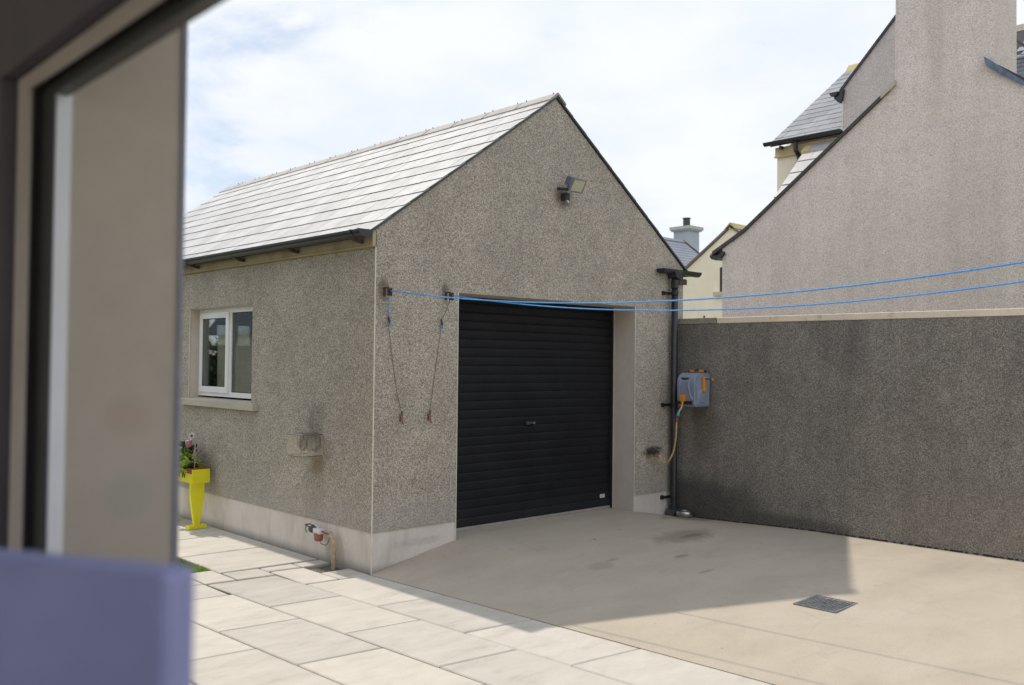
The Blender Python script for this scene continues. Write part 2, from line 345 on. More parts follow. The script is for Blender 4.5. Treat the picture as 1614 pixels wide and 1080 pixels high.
# ------------------------------------------------------------------ geometry helpers
class MB:
    def __init__(s): s.v = []; s.f = []
    def add(s, vs, fs):
        o = len(s.v); s.v += [Vector(v) for v in vs]; s.f += [tuple(i+o for i in f) for f in fs]; return s
    def box(s, x0, x1, y0, y1, z0, z1):
        return s.add([(x0,y0,z0),(x1,y0,z0),(x1,y1,z0),(x0,y1,z0),(x0,y0,z1),(x1,y0,z1),(x1,y1,z1),(x0,y1,z1)],
                     [(0,3,2,1),(4,5,6,7),(0,1,5,4),(1,2,6,5),(2,3,7,6),(3,0,4,7)])
    def prism(s, pts, axis, a, b):
        "pts 2-D outline; axis x: pts=(y,z); y: pts=(x,z); z: pts=(x,y)"
        area = sum(pts[i][0]*pts[(i+1) % len(pts)][1]-pts[(i+1) % len(pts)][0]*pts[i][1] for i in range(len(pts)))
        if area < 0: pts = pts[::-1]
        def mk(p, w): return (w, p[0], p[1]) if axis == 'x' else (p[0], w, p[1]) if axis == 'y' else (p[0], p[1], w)
        n = len(pts); vs = [mk(p, a) for p in pts]+[mk(p, b) for p in pts]
        fs = [tuple(range(n))[::-1], tuple(range(n, 2*n))]+[(i, (i+1) % n, (i+1) % n+n, i+n) for i in range(n)]
        if axis == 'y': fs = [f[::-1] for f in fs]
        return s.add(vs, fs)
    def tube(s, pts, r, n=8, cap=True):
        pts = [Vector(p) for p in pts]; rr = r if isinstance(r, (list, tuple)) else [r]*len(pts)
        vs = []; up = None
        for i, p in enumerate(pts):
            d = (pts[min(i+1, len(pts)-1)]-pts[max(i-1, 0)]).normalized()
            if up is None:
                up = Vector((0, 0, 1)) if abs(d.z) < .9 else Vector((1, 0, 0))
            a = d.cross(up).normalized(); up = a.cross(d).normalized()
            for j in range(n):
                q = 2*PI*j/n; vs.append(p+(a*math.cos(q)+up*math.sin(q))*rr[i])
        fs = [(i*n+j, i*n+(j+1) % n, (i+1)*n+(j+1) % n, (i+1)*n+j) for i in range(len(pts)-1) for j in range(n)]
        if cap: fs += [tuple(range(n))[::-1], tuple((len(pts)-1)*n+j for j in range(n))]
        return s.add(vs, fs)
    def lathe(s, c, prof, n=20, axis='z'):
        vs = []; c = Vector(c)
        for (r, h) in prof:
            for j in range(n):
                q = 2*PI*j/n; a, b = r*math.cos(q), r*math.sin(q)
                vs.append(c+Vector((a, b, h) if axis == 'z' else (h, a, b) if axis == 'x' else (a, h, b)))
        fs = [(i*n+j, i*n+(j+1) % n, (i+1)*n+(j+1) % n, (i+1)*n+j) for i in range(len(prof)-1) for j in range(n)]
        return s.add(vs, fs)
    def xf(s, mat, start=0):
        for i in range(start, len(s.v)): s.v[i] = mat @ s.v[i]
        return s

def wloc(o):
    p = Vector(o.location)
    while o.parent: o = o.parent; p += o.location
    return p
def obj(name, mb, mat, parent=None, smooth=False, bevel=0, origin=None):
    vs = mb.v
    lo = Vector([min(v[i] for v in vs) for i in range(3)]); hi = Vector([max(v[i] for v in vs) for i in range(3)])
    o_ = Vector(origin) if origin else Vector(((lo.x+hi.x)/2, (lo.y+hi.y)/2, lo.z))
    me = D.meshes.new(name); me.from_pydata([v-o_ for v in vs], [], mb.f); me.update()
    me.materials.append(M[mat] if isinstance(mat, str) else mat)
    if smooth:
        for p in me.polygons: p.use_smooth = True
    o = D.objects.new(name, me); C.objects.link(o)
    o.location = o_-(wloc(parent) if parent else Vector((0, 0, 0)))
    if parent: o.parent = parent
    if bevel:
        b = o.modifiers.new('bevel', 'BEVEL'); b.width = bevel; b.segments = 2; b.limit_method = 'ANGLE'
    return o
def tag(o, label=None, cat=None, group=None, kind=None):
    if label: o['label'] = label
    if cat: o['category'] = cat
    if group: o['group'] = group
    if kind: o['kind'] = kind
    return o
def thing(name, loc, label, cat, group=None):
    o = D.objects.new(name, None); C.objects.link(o); o.location = loc; o.empty_display_size = .1
    return tag(o, label, cat, group)
def cp(src, loc_world, parent, rot=None):
    c = src.copy(); C.objects.link(c); c.parent = parent
    c.location = Vector(loc_world)-(wloc(parent) if parent else Vector((0, 0, 0)))
    if rot is not None: c.rotation_euler = rot
    return c

# ------------------------------------------------------------------ ground, paving, apron
tag(obj('ground', MB().add([(-150,-150,-.09),(200,-150,-.09),(200,200,-.09),(-150,200,-.09)], [(0,1,2,3)]), 'earth'), kind='structure')

def hz(x, y):
    "height of the concrete apron: a ramp up to the roller door"
    d = max(0.0, x-edgeA(y)) if y < 0 else max(0.0, x)
    def pw(pts, v):
        for (a, ha), (b, hb) in zip(pts, pts[1:]):
            if a <= v <= b: return ha+(hb-ha)*(v-a)/(b-a)
        return pts[-1][1]
    base = .113*(1-math.exp(-d/2.5))
    front = pw([(0,0),(.83,.156),(3.11,.153),(3.56,.072),(3.8,.048),(9,.048)], d)
    f = max(0, 1+min(0, y)/1.7); f = f*f*(3-2*f)
    return base+(front-base)*f
def edgeA(y): return -.0105+.0503*(-y)
mb = MB(); NY = 120; NX = 48
ys = [-9+9*i/NY for i in range(NY+1)]
grid = []
for y in ys:
    xl = edgeA(y); xr = 3.765-.0349*y+.03
    for i in range(NX+1):
        x = xl+(xr-xl)*i/NX; z = hz(x, y)
        # the tooled joint
        jx = .69+.058*(-y-.8)
        grid.append((x, y, z))
fs = [(r*(NX+1)+i, r*(NX+1)+i+1, (r+1)*(NX+1)+i+1, (r+1)*(NX+1)+i) for r in range(NY) for i in range(NX)]
mb.add(grid, fs)
n0 = len(mb.v)
mb.add([(.83,0,.1555),(3.11,0,.1525),(3.11,.36,.1535),(.83,.36,.1555)], [(0,1,2,3)])
# front lip of the sheet down to the bedding
mb.add([(edgeA(-9),-9,-.08),(edgeA(0),0,-.08),(edgeA(0),0,0),(edgeA(-9),-9,0)], [(0,3,2,1)])
drive = obj('driveway', mb, 'concrete', smooth=False); tag(drive, kind='structure')
bed = obj('paving', MB().add([(-9,-9.2,-.03),(edgeA(-9.2),-9.2,-.03),(edgeA(0),0,-.03),(0,0,-.03),(0,8,-.03),(-9,8,-.03)], [(0,1,2,3,4,5)]), 'bedding')
tag(bed, kind='structure')
G = .0072
def slab(c, name='slab'):
    cx = sum(p[0] for p in c)/4; cy = sum(p[1] for p in c)/4
    def ins(g, z):
        out = []
        for i in range(4):
            p0 = Vector(c[i-1]); p1 = Vector(c[i]); p2 = Vector(c[(i+1) % 4])
            d1 = (p0-p1).normalized(); d2 = (p2-p1).normalized(); q = p1+(d1+d2)*g; out.append((q.x, q.y, z))
        return out
    dz = random.uniform(-.0015, .0015); tx = random.uniform(-.002, .002)
    a = ins(G*random.uniform(.55, .9), -.028); b = ins(G*random.uniform(.6, .8), -.006+dz); d = ins(G+.005, dz)
    mb = MB().add(a+b+d, [(0,1,5,4),(1,2,6,5),(2,3,7,6),(3,0,4,7),(4,5,9,8),(5,6,10,9),(6,7,11,10),(7,4,8,11),(8,9,10,11)])
    return obj(name, mb, 'slab', bed)
O = Vector((-.011, -.012)); L = Vector((.0415, -.822))          # along the row
A_ = Vector((-.515, .0615))                                      # across to the next row
starts = {0: 0.0, 1: .455, 2: 0.0-.1+.02, 3: .37}
count = 0
for r in range(0, 5):
    base = O+A_*r
    off = {0: 0.0, 1: -.47, 2: -.03, 3: -.5, 4: 0.}[r]
    for j in range(-1, 10):
        a = base+L*(j+off)
        if r == 0 and j < 0: continue
        if a.y > .75: continue
        if r == 0: a2 = a
        q = [a, a+A_, a+A_+L, a+L]
        if max(p.y for p in q) > 1.0: continue
        slab([tuple(p) for p in q]); count += 1
# slabs beside the garage: one wide course
def path_slab(y0, y1, x0, x1): slab([(x1, y0), (x0, y0+.06*(x1-x0)), (x0, y1+.06*(x1-x0)), (x1, y1)][::-1])
path_slab(.286, .012, -.2535, -.006) if False else None
slab([(-.006, .0), (-.006, .285), (-.255, .30), (-.255, .028)])
slab([(-.26, .03), (-.26, .53), (-.53, .565), (-.53, .062)])
slab([(-.006, .545), (-.006, .70), (-.255, .715), (-.255, .56)])
slab([(-.26, .56), (-.26, .715), (-.53, .73), (-.53, .595)])
y = .735
while y < 8:
    slab([(-.006, y), (-.006, y+.715), (-.825, y+.765), (-.825, y+.05)]); y += .722
slab([(-.535, .455), (-.535, .73), (-.825, .76), (-.825, .495)])
slab([(-.83, .495), (-.83, .90), (-1.06, .92), (-1.06, .525)])
slab([(-1.065, .135), (-1.065, .525), (-1.575, .59), (-1.575, .195)])
slab([(-2.1, .25), (-2.1, .60), (-2.6, .66), (-2.6, .31)])
for xx in (-1.065, -1.89, -2.7, -3.5):
    slab([(xx, .53+(-1.065-xx)*.08), (xx, .90), (xx-.815, .96), (xx-.815, .60+(-1.065-xx)*.08)])
# lawn
lw = obj('lawn', MB().add([(-9,.97,-.022),(-.835,.91,-.022),(-.835,8,-.022),(-9,8,-.022)], [(0,1,2,3)]), 'lawn'); tag(lw, kind='structure')
mb = MB()
for i in range(15000):
    x = -.84-random.random()**1.3*1.6; y = .93+.03*(-.84-x)+random.random()**1.4*2.8; a = random.random()*PI*2; h = random.uniform(.022, .05); w = .0022
    ca, sa = math.cos(a), math.sin(a); lx, ly = random.uniform(-.018, .018), random.uniform(-.018, .018)
    mb.add([(x-w*ca, y-w*sa, -.022), (x+w*ca, y+w*sa, -.022), (x+lx, y+ly, h-.022)], [(0, 1, 2)])
tag(obj('grass', mb, 'grass'), 'short bright green grass at the corner of the lawn beside the paving', 'grass', kind='stuff')
# gravel gully where the oil pipe enters the ground
mb = MB().add([(-.25,.29,-.026),(-.006,.285,-.026),(-.006,.545,-.026),(-.25,.555,-.026)], [(0,1,2,3)])
tag(obj('pipe_gully', mb, 'gravel'), kind='structure')

# ------------------------------------------------------------------ garage
WID = 3.9; DEP = 6.45; H0 = .31; T = .3
def rz(x): return 2.609+.717*min(x, WID-x)         # top of the gable wall
garage = thing('garage', (1.95, 3.2, 0), 'pebble dashed garage with pale slate roof, black roller door and side window', 'garage')
DX0, DX1, DH = .825, 3.11, 2.173
K = .012
# dash coats
mb = MB()
mb.prism([(0, H0), (DX0, H0), (DX0, rz(DX0)), (0, rz(0))], 'y', 0, K)
mb.prism([(DX1, H0), (WID, H0), (WID, rz(WID)), (DX1, rz(DX1))], 'y', 0, K)
mb.prism([(DX0, DH), (DX1, DH), (DX1, rz(DX1)), (WID/2, rz(WID/2)), (DX0, rz(DX0))], 'y', 0, K)
o = obj('pebble_dash', mb, 'dash', garage); tag(o, 'front gable face')
WY0, WY1, WZ0, WZ1 = 1.922, 3.24, 1.212, 2.11
mb = MB()
for a, b, c, d in ((K, WY0, H0, 2.47), (WY1, DEP, H0, 2.47), (WY0, WY1, H0, WZ0), (WY0, WY1, WZ1, 2.47)):
    mb.box(0, K, a, b, c, d)
o = obj('pebble_dash', mb, 'dash', garage); tag(o, 'long side face with the window')
mb = MB().box(WID-K, WID, K, DEP, H0, rz(WID)); obj('pebble_dash', mb, 'dash', garage)
# core walls with smooth reveals
mb = MB()
mb.prism([(K, -.2), (DX0, -.2), (DX0, rz(DX0)-.01), (K, rz(K)-.01)], 'y', K, T)
mb.prism([(DX1, -.2), (WID-K, -.2), (WID-K, rz(WID-K)-.01), (DX1, rz(DX1)-.01)], 'y', K, T)
mb.prism([(DX0, DH), (DX1, DH), (DX1, rz(DX1)-.01), (WID/2, rz(WID/2)-.01), (DX0, rz(DX0)-.01)], 'y', K, T)
obj('wall', mb, 'reveal', garage)
mb = MB()
for a, b, c, d in ((T, WY0, -.2, 2.46), (WY1, DEP, -.2, 2.46), (WY0, WY1, -.2, WZ0), (WY0, WY1, WZ1, 2.46)):
    mb.box(K, .28, a, b, c, d)
obj('wall', mb, 'reveal', garage)
obj('wall', MB().box(WID-.28, WID-K, T, DEP-.25, -.2, 2.6), 'garage_in', garage)
bw = MB()
for x0, x1, z0, z1 in ((.28, 1.70, -.2, 2.6), (2.9, WID-.28, -.2, 2.6), (1.70, 2.9, -.2, 1.76), (1.70, 2.9, 2.12, 2.6)): bw.box(x0, x1, DEP-.25, DEP, z0, z1)
bw.prism([(.28, 2.6), (WID-.28, 2.6), (WID-.28, rz(WID-.28)-.02), (WID/2, rz(WID/2)-.02), (.28, rz(.28)-.02)], 'y', DEP-.25, DEP)
obj('wall', bw, 'garage_in', garage)
obj('interior_floor', MB().box(.28, WID-.28, T, DEP-.25, .05, .15), 'garage_in', garage)
# plinth, set back behind the dash
mb = MB(); q = .006
obj('plinth', MB().box(q, DX0, q, K, -.05, H0), 'plinth', garage); obj('plinth', MB().box(DX1, WID-q, q, K, -.05, H0), 'plinth', garage)
obj('plinth', MB().box(q, K, K, DEP, -.06, H0), 'plinth', garage)
obj('plinth', MB().box(WID-K, WID-q, K, DEP, -.06, H0), 'plinth', garage)
# corner beads
def bead(x0, x1, y0, y1, z0, z1): obj('corner_bead', MB().box(x0, x1, y0, y1, z0, z1), 'paint_bead', garage)
bead(-.003, .004, -.003, .004, 0, 2.47)
bead(DX0-.004, DX0+.002, -.002, .006, .15, DH)
bead(DX1-.002, DX1+.005, -.002, .006, .15, DH)
bead(-.002, .006, WY1-.002, WY1+.004, WZ0, WZ1)
# corbelled eaves band
o = obj('eaves_band', MB().box(-.028, K, 0.0, DEP, 2.472, 2.60).box(-.036, -.028, 0.0, DEP, 2.472, 2.490), 'corbel', garage, bevel=.004)
# roof
SLP = math.atan(.717); cs, sn = math.cos(SLP), math.sin(SLP)
def roofz(x): return 2.629+.717*x
mb = MB()
xe = -.10
mb.add([(xe, -.005, roofz(xe)-.01), (WID/2, -.005, roofz(WID/2)-.01), (WID/2, DEP+.03, roofz(WID/2)-.01), (xe, DEP+.03, roofz(xe)-.01),
        (xe, -.005, roofz(xe)-.022), (WID/2, -.005, roofz(WID/2)-.022), (WID/2, DEP+.03, roofz(WID/2)-.022), (xe, DEP+.03, roofz(xe)-.022)],
       [(0,1,2,3),(4,7,6,5),(0,4,5,1),(1,5,6,2),(2,6,7,3),(3,7,4,0)])
roofL = obj('roof_slope', mb, 'deck', garage); tag(roofL, 'left slope towards the paving')
mb2 = MB(); mb2.v = [Vector((WID-v.x, v.y, v.z)) for v in mb.v]; mb2.f = [f[::-1] for f in mb.f]
roofR = obj('roof_slope', mb2, 'deck', garage)
# a slate: local x = up the slope, local y = along the eaves
def slate_mesh(name, wd, ln, th=.007, mat='slate'):
    b = MB().add([(0,0,th),(ln,0,th*.35),(ln,wd,th*.35),(0,wd,th),(0,0,0),(ln,0,-.003),(ln,wd,-.003),(0,wd,0)],
                 [(0,1,2,3),(4,7,6,5),(0,4,5,1),(1,5,6,2),(2,6,7,3),(3,7,4,0)])
    me = D.meshes.new(name); me.from_pydata(b.v, [], b.f); me.update(); me.materials.append(M[mat]); return me
def lay_slates(parent, origin, eave, up, wd, expo, ncourse, length, mat='slate', th=.0046, stagger=True, keep=None, gap=.005, jitter=.003, tilt=None, trim_first=False):
    "rows of single slates, each an object"
    up = up.normalized(); eave = eave.normalized(); nrm = up.cross(eave).normalized()
    if nrm.z < 0: nrm = -nrm
    ln = expo*1.28
    full = slate_mesh('slate', wd-gap, ln, th, mat); half = slate_mesh('slate', wd/2-gap, ln, th, mat)
    lift = math.asin(min(.2, (th*1.05)/expo))
    up2 = (up*math.cos(lift)-nrm*math.sin(lift)*-0.0).normalized()
    n = int(round(length/wd)); out = 0
    R = Matrix((up, eave, up.cross(eave))).transposed()
    flip = up.cross(eave).z < 0
    for c in range(ncourse):
        y = 0.0; idx = 0; st = stagger and c % 2 == 1
        while y < length-.02:
            w = wd
            if st and idx == 0: w = wd/2
            if y+w > length+.01: w = wd/2 if length-y > wd*.4 else 0
            if w == 0: break
            p = origin+up*(c*expo+random.uniform(-jitter, jitter))+eave*y+nrm*(.004+random.uniform(0, .0015))
            if keep is None or keep(p+up*expo*.5+eave*w*.5):
                me = full if w == wd else half
                o = D.objects.new('slate', me); C.objects.link(o); o.parent = parent
                mw = R.to_4x4() @ Matrix.Rotation(-lift*0.0, 4, 'Y')
                # raise the head under the next course: pitch the slate slightly about the eave axis
                ang = (th*.9)/expo*(1 if not flip else -1)
                mw = R.to_4x4() @ Matrix.Rotation(ang+random.uniform(-.002, .002), 4, 'Y')
                if flip: pass
                mw.translation = p-wloc(parent)+nrm*th*.9
                o.matrix_local = mw; out += 1
            y += w; idx += 1
    return out
# left slope: up = +x+z ; eave = -y direction order chosen so that up x eave points out of the roof
upL = Vector((cs, 0, sn)); 
# up x eave must point outward (+z): (cs,0,sn) x (0,1,0) = (-sn,0,cs)  -> eave = +y
nL = lay_slates(roofL, Vector((-.115, -.022, roofz(-.115))), Vector((0, 1, 0)), upL, .2948, .2282, 11, 6.49)
# right slope as one joined part (not seen)
mb = MB()
for c in range(11):
    x = -.115+c*.185; 
    for y0 in [i*.2948-.022 for i in range(22)]:
        z0 = roofz(x)+.012; z1 = roofz(x+.2)+.004
        mb.add([(WID-x, y0+.002, z0), (WID-x-.2, y0+.002, z1), (WID-x-.2, y0+.293, z1), (WID-x, y0+.293, z0), (WID-x, y0+.002, z0-.008), (WID-x, y0+.293, z0-.008), (WID-x-.2, y0+.002, z1-.008)], [(3,2,1,0),(0,4,5,3),(0,1,6,4)])
o = obj('slates', mb, 'slate', roofR); tag(o, kind='stuff')
# verge trims under the slate edges
def verge(x0, x1, name='verge_trim'):
    z0, z1 = rz(x0), rz(x1)
    mb = MB().add([(x0,-.02,z0+.005),(x1,-.02,z1+.005),(x1,.0,z1+.005),(x0,.0,z0+.005),(x0,-.02,z0+.024),(x1,-.02,z1+.024),(x1,.0,z1+.024),(x0,.0,z0+.024)],
                  [(0,1,5,4),(3,7,6,2),(4,5,6,7),(0,3,2,1),(0,4,7,3),(1,2,6,5)])
    obj(name, mb, 'verge', garage)
verge(-.06, WID/2); verge(WID/2, WID+.06)
# ridge tiles
rt = MB(); th = .014; wdt = .108
prof = [(-wdt, -wdt*.717), (0, 0), (wdt, -wdt*.717), (wdt, -wdt*.717+th*1.2), (0, th*1.6), (-wdt, -wdt*.717+th*1.2)]
L_ = .455
for seg in ((0, 1, 4, 5), (1, 2, 3, 4)):
    pts = [prof[i] for i in seg]
    rt.prism(pts, 'y', 0, L_-.006)
me_r = None
zr = roofz(WID/2)+.010
for i in range(14):
    y = -.03+i*.4675
    if me_r is None:
        b = MB(); b.v = [v.copy() for v in rt.v]; b.f = rt.f[:]
        b.xf(Matrix.Translation((WID/2, y, zr)))
        ridge0 = obj('ridge_tile', b, 'mortar', garage, origin=(WID/2, y, zr)); me_r = ridge0
        tile = ridge0
    else:
        tile = cp(ridge0, (WID/2, y, zr+random.uniform(-.003, .003)), garage)
    for yy in (y+.05, y+.40):
        if i == 13 and yy > y+.3: continue
        f_ = MB().tube([(WID/2-.012, yy, zr+.012), (WID/2-.014, yy, zr+.027)], .004, 6); obj('ridge_screw', f_, 'dark_metal', tile)

# gutters
def gutter_profile(cx, top, r=.056, n=10, th=.004):
    out = [(cx+r*math.cos(PI+PI*i/n), top+r*.95*math.sin(PI+PI*i/n)) for i in range(n+1)]
    inn = [(cx+(r-th)*math.cos(PI+PI*i/n), top+(r-th)*.95*math.sin(PI+PI*i/n)) for i in range(n+1)]
    return out, inn
def gutter(cx, top, y0, y1, name, parent, mat='gutter', axis='y', r=.056):
    out, inn = gutter_profile(cx, top, r); n = len(out); mb = MB()
    for ring in (y0, y1):
        for p in out: mb.v.append(Vector((p[0], ring, p[1]) if axis == 'y' else (ring, p[0], p[1])))
        for p in inn: mb.v.append(Vector((p[0], ring, p[1]) if axis == 'y' else (ring, p[0], p[1])))
    for i in range(n-1):
        mb.f += [(i, i+1, 2*n+i+1, 2*n+i), (n+i, 3*n+i, 3*n+i+1, n+i+1)]
        mb.f += [(i, n+i, n+i+1, i+1), (2*n+i, 2*n+i+1, 3*n+i+1, 3*n+i)]
    mb.f += [(0, 2*n, 3*n, n), (n-1, 2*n-1, 4*n-1, 3*n-1)]
    # stop ends
    mb.f += [tuple(range(n)), tuple(range(2*n, 3*n))[::-1]]
    return obj(name, mb, mat, parent, smooth=False)
gl_ = gutter(-.128, 2.588, -.045, DEP+.02, 'gutter', garage); tag(gl_, 'long black gutter along the left eaves')
obj('fascia_strip', MB().box(-.075, -.070, -.01, DEP, 2.545, 2.60), 'gutter', gl_)
def brk_mb(y, w=.035): return MB().prism([(-.036, 2.528), (-.036, 2.502), (-.075, 2.508), (-.115, 2.520), (-.165, 2.545), (-.17, 2.56), (-.10, 2.54)], 'y', y-w/2, y+w/2)
b0 = None
for y in (.13, 1.08, 2.04, 2.985, 3.93, 4.88, 5.83):
    if b0 is None: b0 = obj('gutter_bracket', brk_mb(y), 'iron_brown', garage, origin=(-.1, y, 2.5))
    else: cp(b0, (-.1, y, 2.5), garage)
for y in (-.04, .05):     # swept joint ring near the stop end
    pass
u = MB()
for y in (-.048, .06):
    out, _ = gutter_profile(-.128, 2.590, .062)
    u.prism(out, 'y', y, y+.022)
obj('gutter_union', u, 'gutter', gl_)
gr = gutter(WID+.075, 2.583, -.06, DEP, 'gutter', garage)
# short return across the front to the downpipe
gf = gutter(-.065, 2.575, 3.43, 4.07, 'front_gutter', garage, axis='x', r=.052)
obj('gutter_outlet', MB().prism([(3.60, 2.565), (3.73, 2.565), (3.715, 2.51), (3.70, 2.49), (3.63, 2.49), (3.615, 2.51)], 'y', -.122, -.012), 'gutter', garage, bevel=.008)
obj('eaves_foot', MB().box(3.80, 3.93, -.03, -.002, 2.44, 2.50), 'iron_brown', garage, bevel=.006)
DPX, DPY = 3.665, -.068
dp = obj('downpipe', MB().tube([(DPX, DPY, 2.50), (DPX, DPY, .12), (DPX+.004, DPY-.006, .09)], .034, 16), 'gutter', garage, smooth=True)
obj('pipe_collar', MB().tube([(DPX, DPY, 2.47), (DPX, DPY, 2.39)], .040, 16).tube([(DPX, DPY, .17), (DPX, DPY, .05)], .044, 16), 'gutter', dp)
for z in (2.335, 1.19, .25):
    mb = MB().tube([(DPX, DPY, z-.016), (DPX, DPY, z+.016)], .039, 16).box(3.555, DPX, -.028, -.010, z-.013, z+.013).box(3.535, 3.575, -.012, .001, z-.02, z+.02)
    obj('pipe_clip', mb, 'black', dp)
obj('pipe_shoe', MB().prism([(3.60, .13), (3.735, .13), (3.76, .06), (3.66, .045), (3.58, .06)], 'y', -.13, -.02), 'dark_metal', dp, bevel=.008)
obj('cable_conduit', MB().tube([(3.722, -.015, 1.62), (3.722, -.02, .7), (3.722, -.02, .05)], .011, 8), 'grey_pipe', garage)

# roller door
door = obj('roller_door', MB().box(DX0-.02, DX1+.02, .312, .322, .16, DH+.03), 'black', garage)
NS = 26; Z0 = .178; SH = (2.20-Z0)/NS
sm = MB(); pr_ = []
for i in range(8):
    q = i/7; pr_.append((-.003-.0045*math.sin(PI*min(1, q*1.12))**.5 if q < .893 else .0, q*SH))
pr_[-1] = (0.002, SH)
vs = []
for x in (DX0-.015, DX1-.012):
    for (y, z) in pr_: vs.append((x, .306+y, Z0+z))
n = len(pr_)
sm.add(vs, [(i, n+i, n+i+1, i+1) for i in range(n-1)])
s0 = obj('slat', sm, 'shutter', door, smooth=False, origin=(1.96, .306, Z0))
for i in range(1, NS): cp(s0, (1.96, .306, Z0+i*SH), door)
obj('bottom_rail', MB().box(DX0, DX1-.01, .292, .312, .157, .178), 'alu', door)
obj('door_guide', MB().box(DX1-.018, DX1-.001, .275, .31, .155, DH), 'gasket', door)
obj('guide_bead', MB().box(DX1-.003, DX1-.0005, .268, .274, .155, DH), 'paint_bead', door)
hd = obj('handle', MB().box(1.895, 1.945, .283, .296, 1.035, 1.065).box(1.945, 1.975, .280, .292, 1.040, 1.060), 'dark_metal', door, bevel=.003)
obj('lock', MB().lathe((1.99, .288, 1.05), [(0, -.012), (.014, -.012), (.016, -.004), (.016, .006)], 14, 'y'), 'chrome', hd)
st_ = obj('sticker', MB().box(2.935, 3.005, .288, .2895, .268, .303), 'white', door)
for i, (a, b, z) in enumerate(((2.945, 2.965, .290), (2.968, 2.996, .290), (2.945, 2.985, .279))):
    obj('print_line', MB().box(a, b, .2865, .2875, z, z+.004), 'dark_metal', st_)

# garage window
FX = .10
win = obj('window', MB().box(FX, FX+.06, WY0+.001, WY0+.045, WZ0+.03, WZ1).box(FX, FX+.06, WY1-.055, WY1-.001, WZ0+.03, WZ1).box(FX, FX+.06, WY0+.045, WY1-.055, WZ1-.05, WZ1-.001)
          .box(FX, FX+.06, WY0+.045, WY1-.055, WZ0+.03, WZ0+.078).box(FX, FX+.06, 2.53, 2.60, WZ0+.078, WZ1-.05), 'upvc', garage)
sy0, sy1, sz0, sz1 = 2.565, 3.195, WZ0+.065, WZ1-.038
sash = obj('sash', MB().box(FX-.018, FX+.02, sy0, sy0+.06, sz0, sz1).box(FX-.018, FX+.02, sy1-.06, sy1, sz0, sz1)
           .box(FX-.018, FX+.02, sy0+.06, sy1-.06, sz1-.06, sz1).box(FX-.018, FX+.02, sy0+.06, sy1-.06, sz0, sz0+.06), 'upvc', win, bevel=.005)
def gask(y0, y1, z0, z1, x):
    w = .007; return MB().box(x, x+.004, y0, y0+w, z0, z1).box(x, x+.004, y1-w, y1, z0, z1).box(x, x+.004, y0+w, y1-w, z0, z0+w).box(x, x+.004, y0+w, y1-w, z1-w, z1)
obj('gasket', gask(sy0+.058, sy1-.058, sz0+.058, sz1-.058, FX-.008), 'gasket', win)
obj('gasket', gask(WY0+.043, 2.532, WZ0+.076, WZ1-.048, FX+.012), 'gasket', win)
obj('pane', MB().box(FX, FX+.004, sy0+.055, sy1-.055, sz0+.055, sz1-.055), 'glass', win)
obj('pane', MB().box(FX+.02, FX+.024, WY0+.04, 2.535, WZ0+.07, WZ1-.045), 'glass', win)
obj('window_sill', MB().prism([(-.055, 1.147), (.14, 1.147), (.14, 1.222), (FX, 1.222), (-.055, 1.207)], 'y', 1.79, 3.36), 'sill', garage, bevel=.004)
# window in the back wall, seen through the glass
bwn = obj('back_window', MB().box(1.70, 2.9, DEP-.1, DEP-.05, 1.76, 1.81).box(1.70, 1.74, DEP-.1, DEP-.05, 1.81, 2.12).box(2.28, 2.33, DEP-.1, DEP-.05, 1.81, 2.12).box(2.86, 2.9, DEP-.1, DEP-.05, 1.81, 2.12).box(1.74, 2.86, DEP-.1, DEP-.05, 2.09, 2.12), 'upvc', garage)
obj('back_pane', MB().box(1.73, 2.87, DEP-.08, DEP-.076, 1.80, 2.1), 'glass', bwn)

# floodlight on the gable
fl = thing('floodlight', (2.05, 0, 3.1), 'weathered square floodlight angled down on a dark bracket on the garage gable', 'floodlight')
R_ = Matrix.Translation((2.045, -.155, 3.225)) @ Matrix.Scale(.92, 4) @ Matrix.Rotation(math.radians(-2), 4, 'Z') @ Matrix.Rotation(math.radians(32), 4, 'X')
# local: -y is the light direction, x width, z height
mb = MB().add([(-.085,-.045,-.065),(.085,-.045,-.065),(.085,-.045,.065),(-.085,-.045,.065),(-.06,.06,-.045),(.06,.06,-.045),(.06,.06,.045),(-.06,.06,.045)],
              [(0,1,2,3),(5,4,7,6),(1,5,6,2),(4,0,3,7),(3,2,6,7),(0,4,5,1)]).xf(R_)
obj('lamp_housing', mb, 'lamp_blue', fl, bevel=.006)
mb = MB().box(-.092, .092, -.058, -.045, -.072, -.058).box(-.092, .092, -.058, -.045, .058, .072).box(-.092, -.078, -.058, -.045, -.058, .058).box(.078, .092, -.058, -.045, -.058, .058).xf(R_)
obj('lamp_rim', mb, 'steel', fl)
obj('lamp_glass', MB().box(-.079, .079, -.0535, -.047, -.059, .059).xf(R_), 'lampglass', fl)
mb = MB()
for i in range(6): mb.box(-.05+i*.02-.002, -.05+i*.02+.002, .02, .085, -.04, .04)
obj('cooling_fins', mb.xf(R_), 'lamp_blue', fl)
mb = MB().tube([(1.985, -.005, 3.19), (1.99, -.10, 3.175), (2.05, -.125, 3.165), (2.10, -.12, 3.175)], .014, 8)
obj('yoke', mb, 'dark_metal', fl)
obj('wall_box', MB().box(2.02, 2.08, -.07, 0, 3.085, 3.155), 'dark_metal', fl, bevel=.012)
obj('cable_gland', MB().tube([(2.05, -.05, 3.09), (2.06, -.06, 3.065), (2.075, -.045, 3.05)], .014, 8), 'steel', fl)

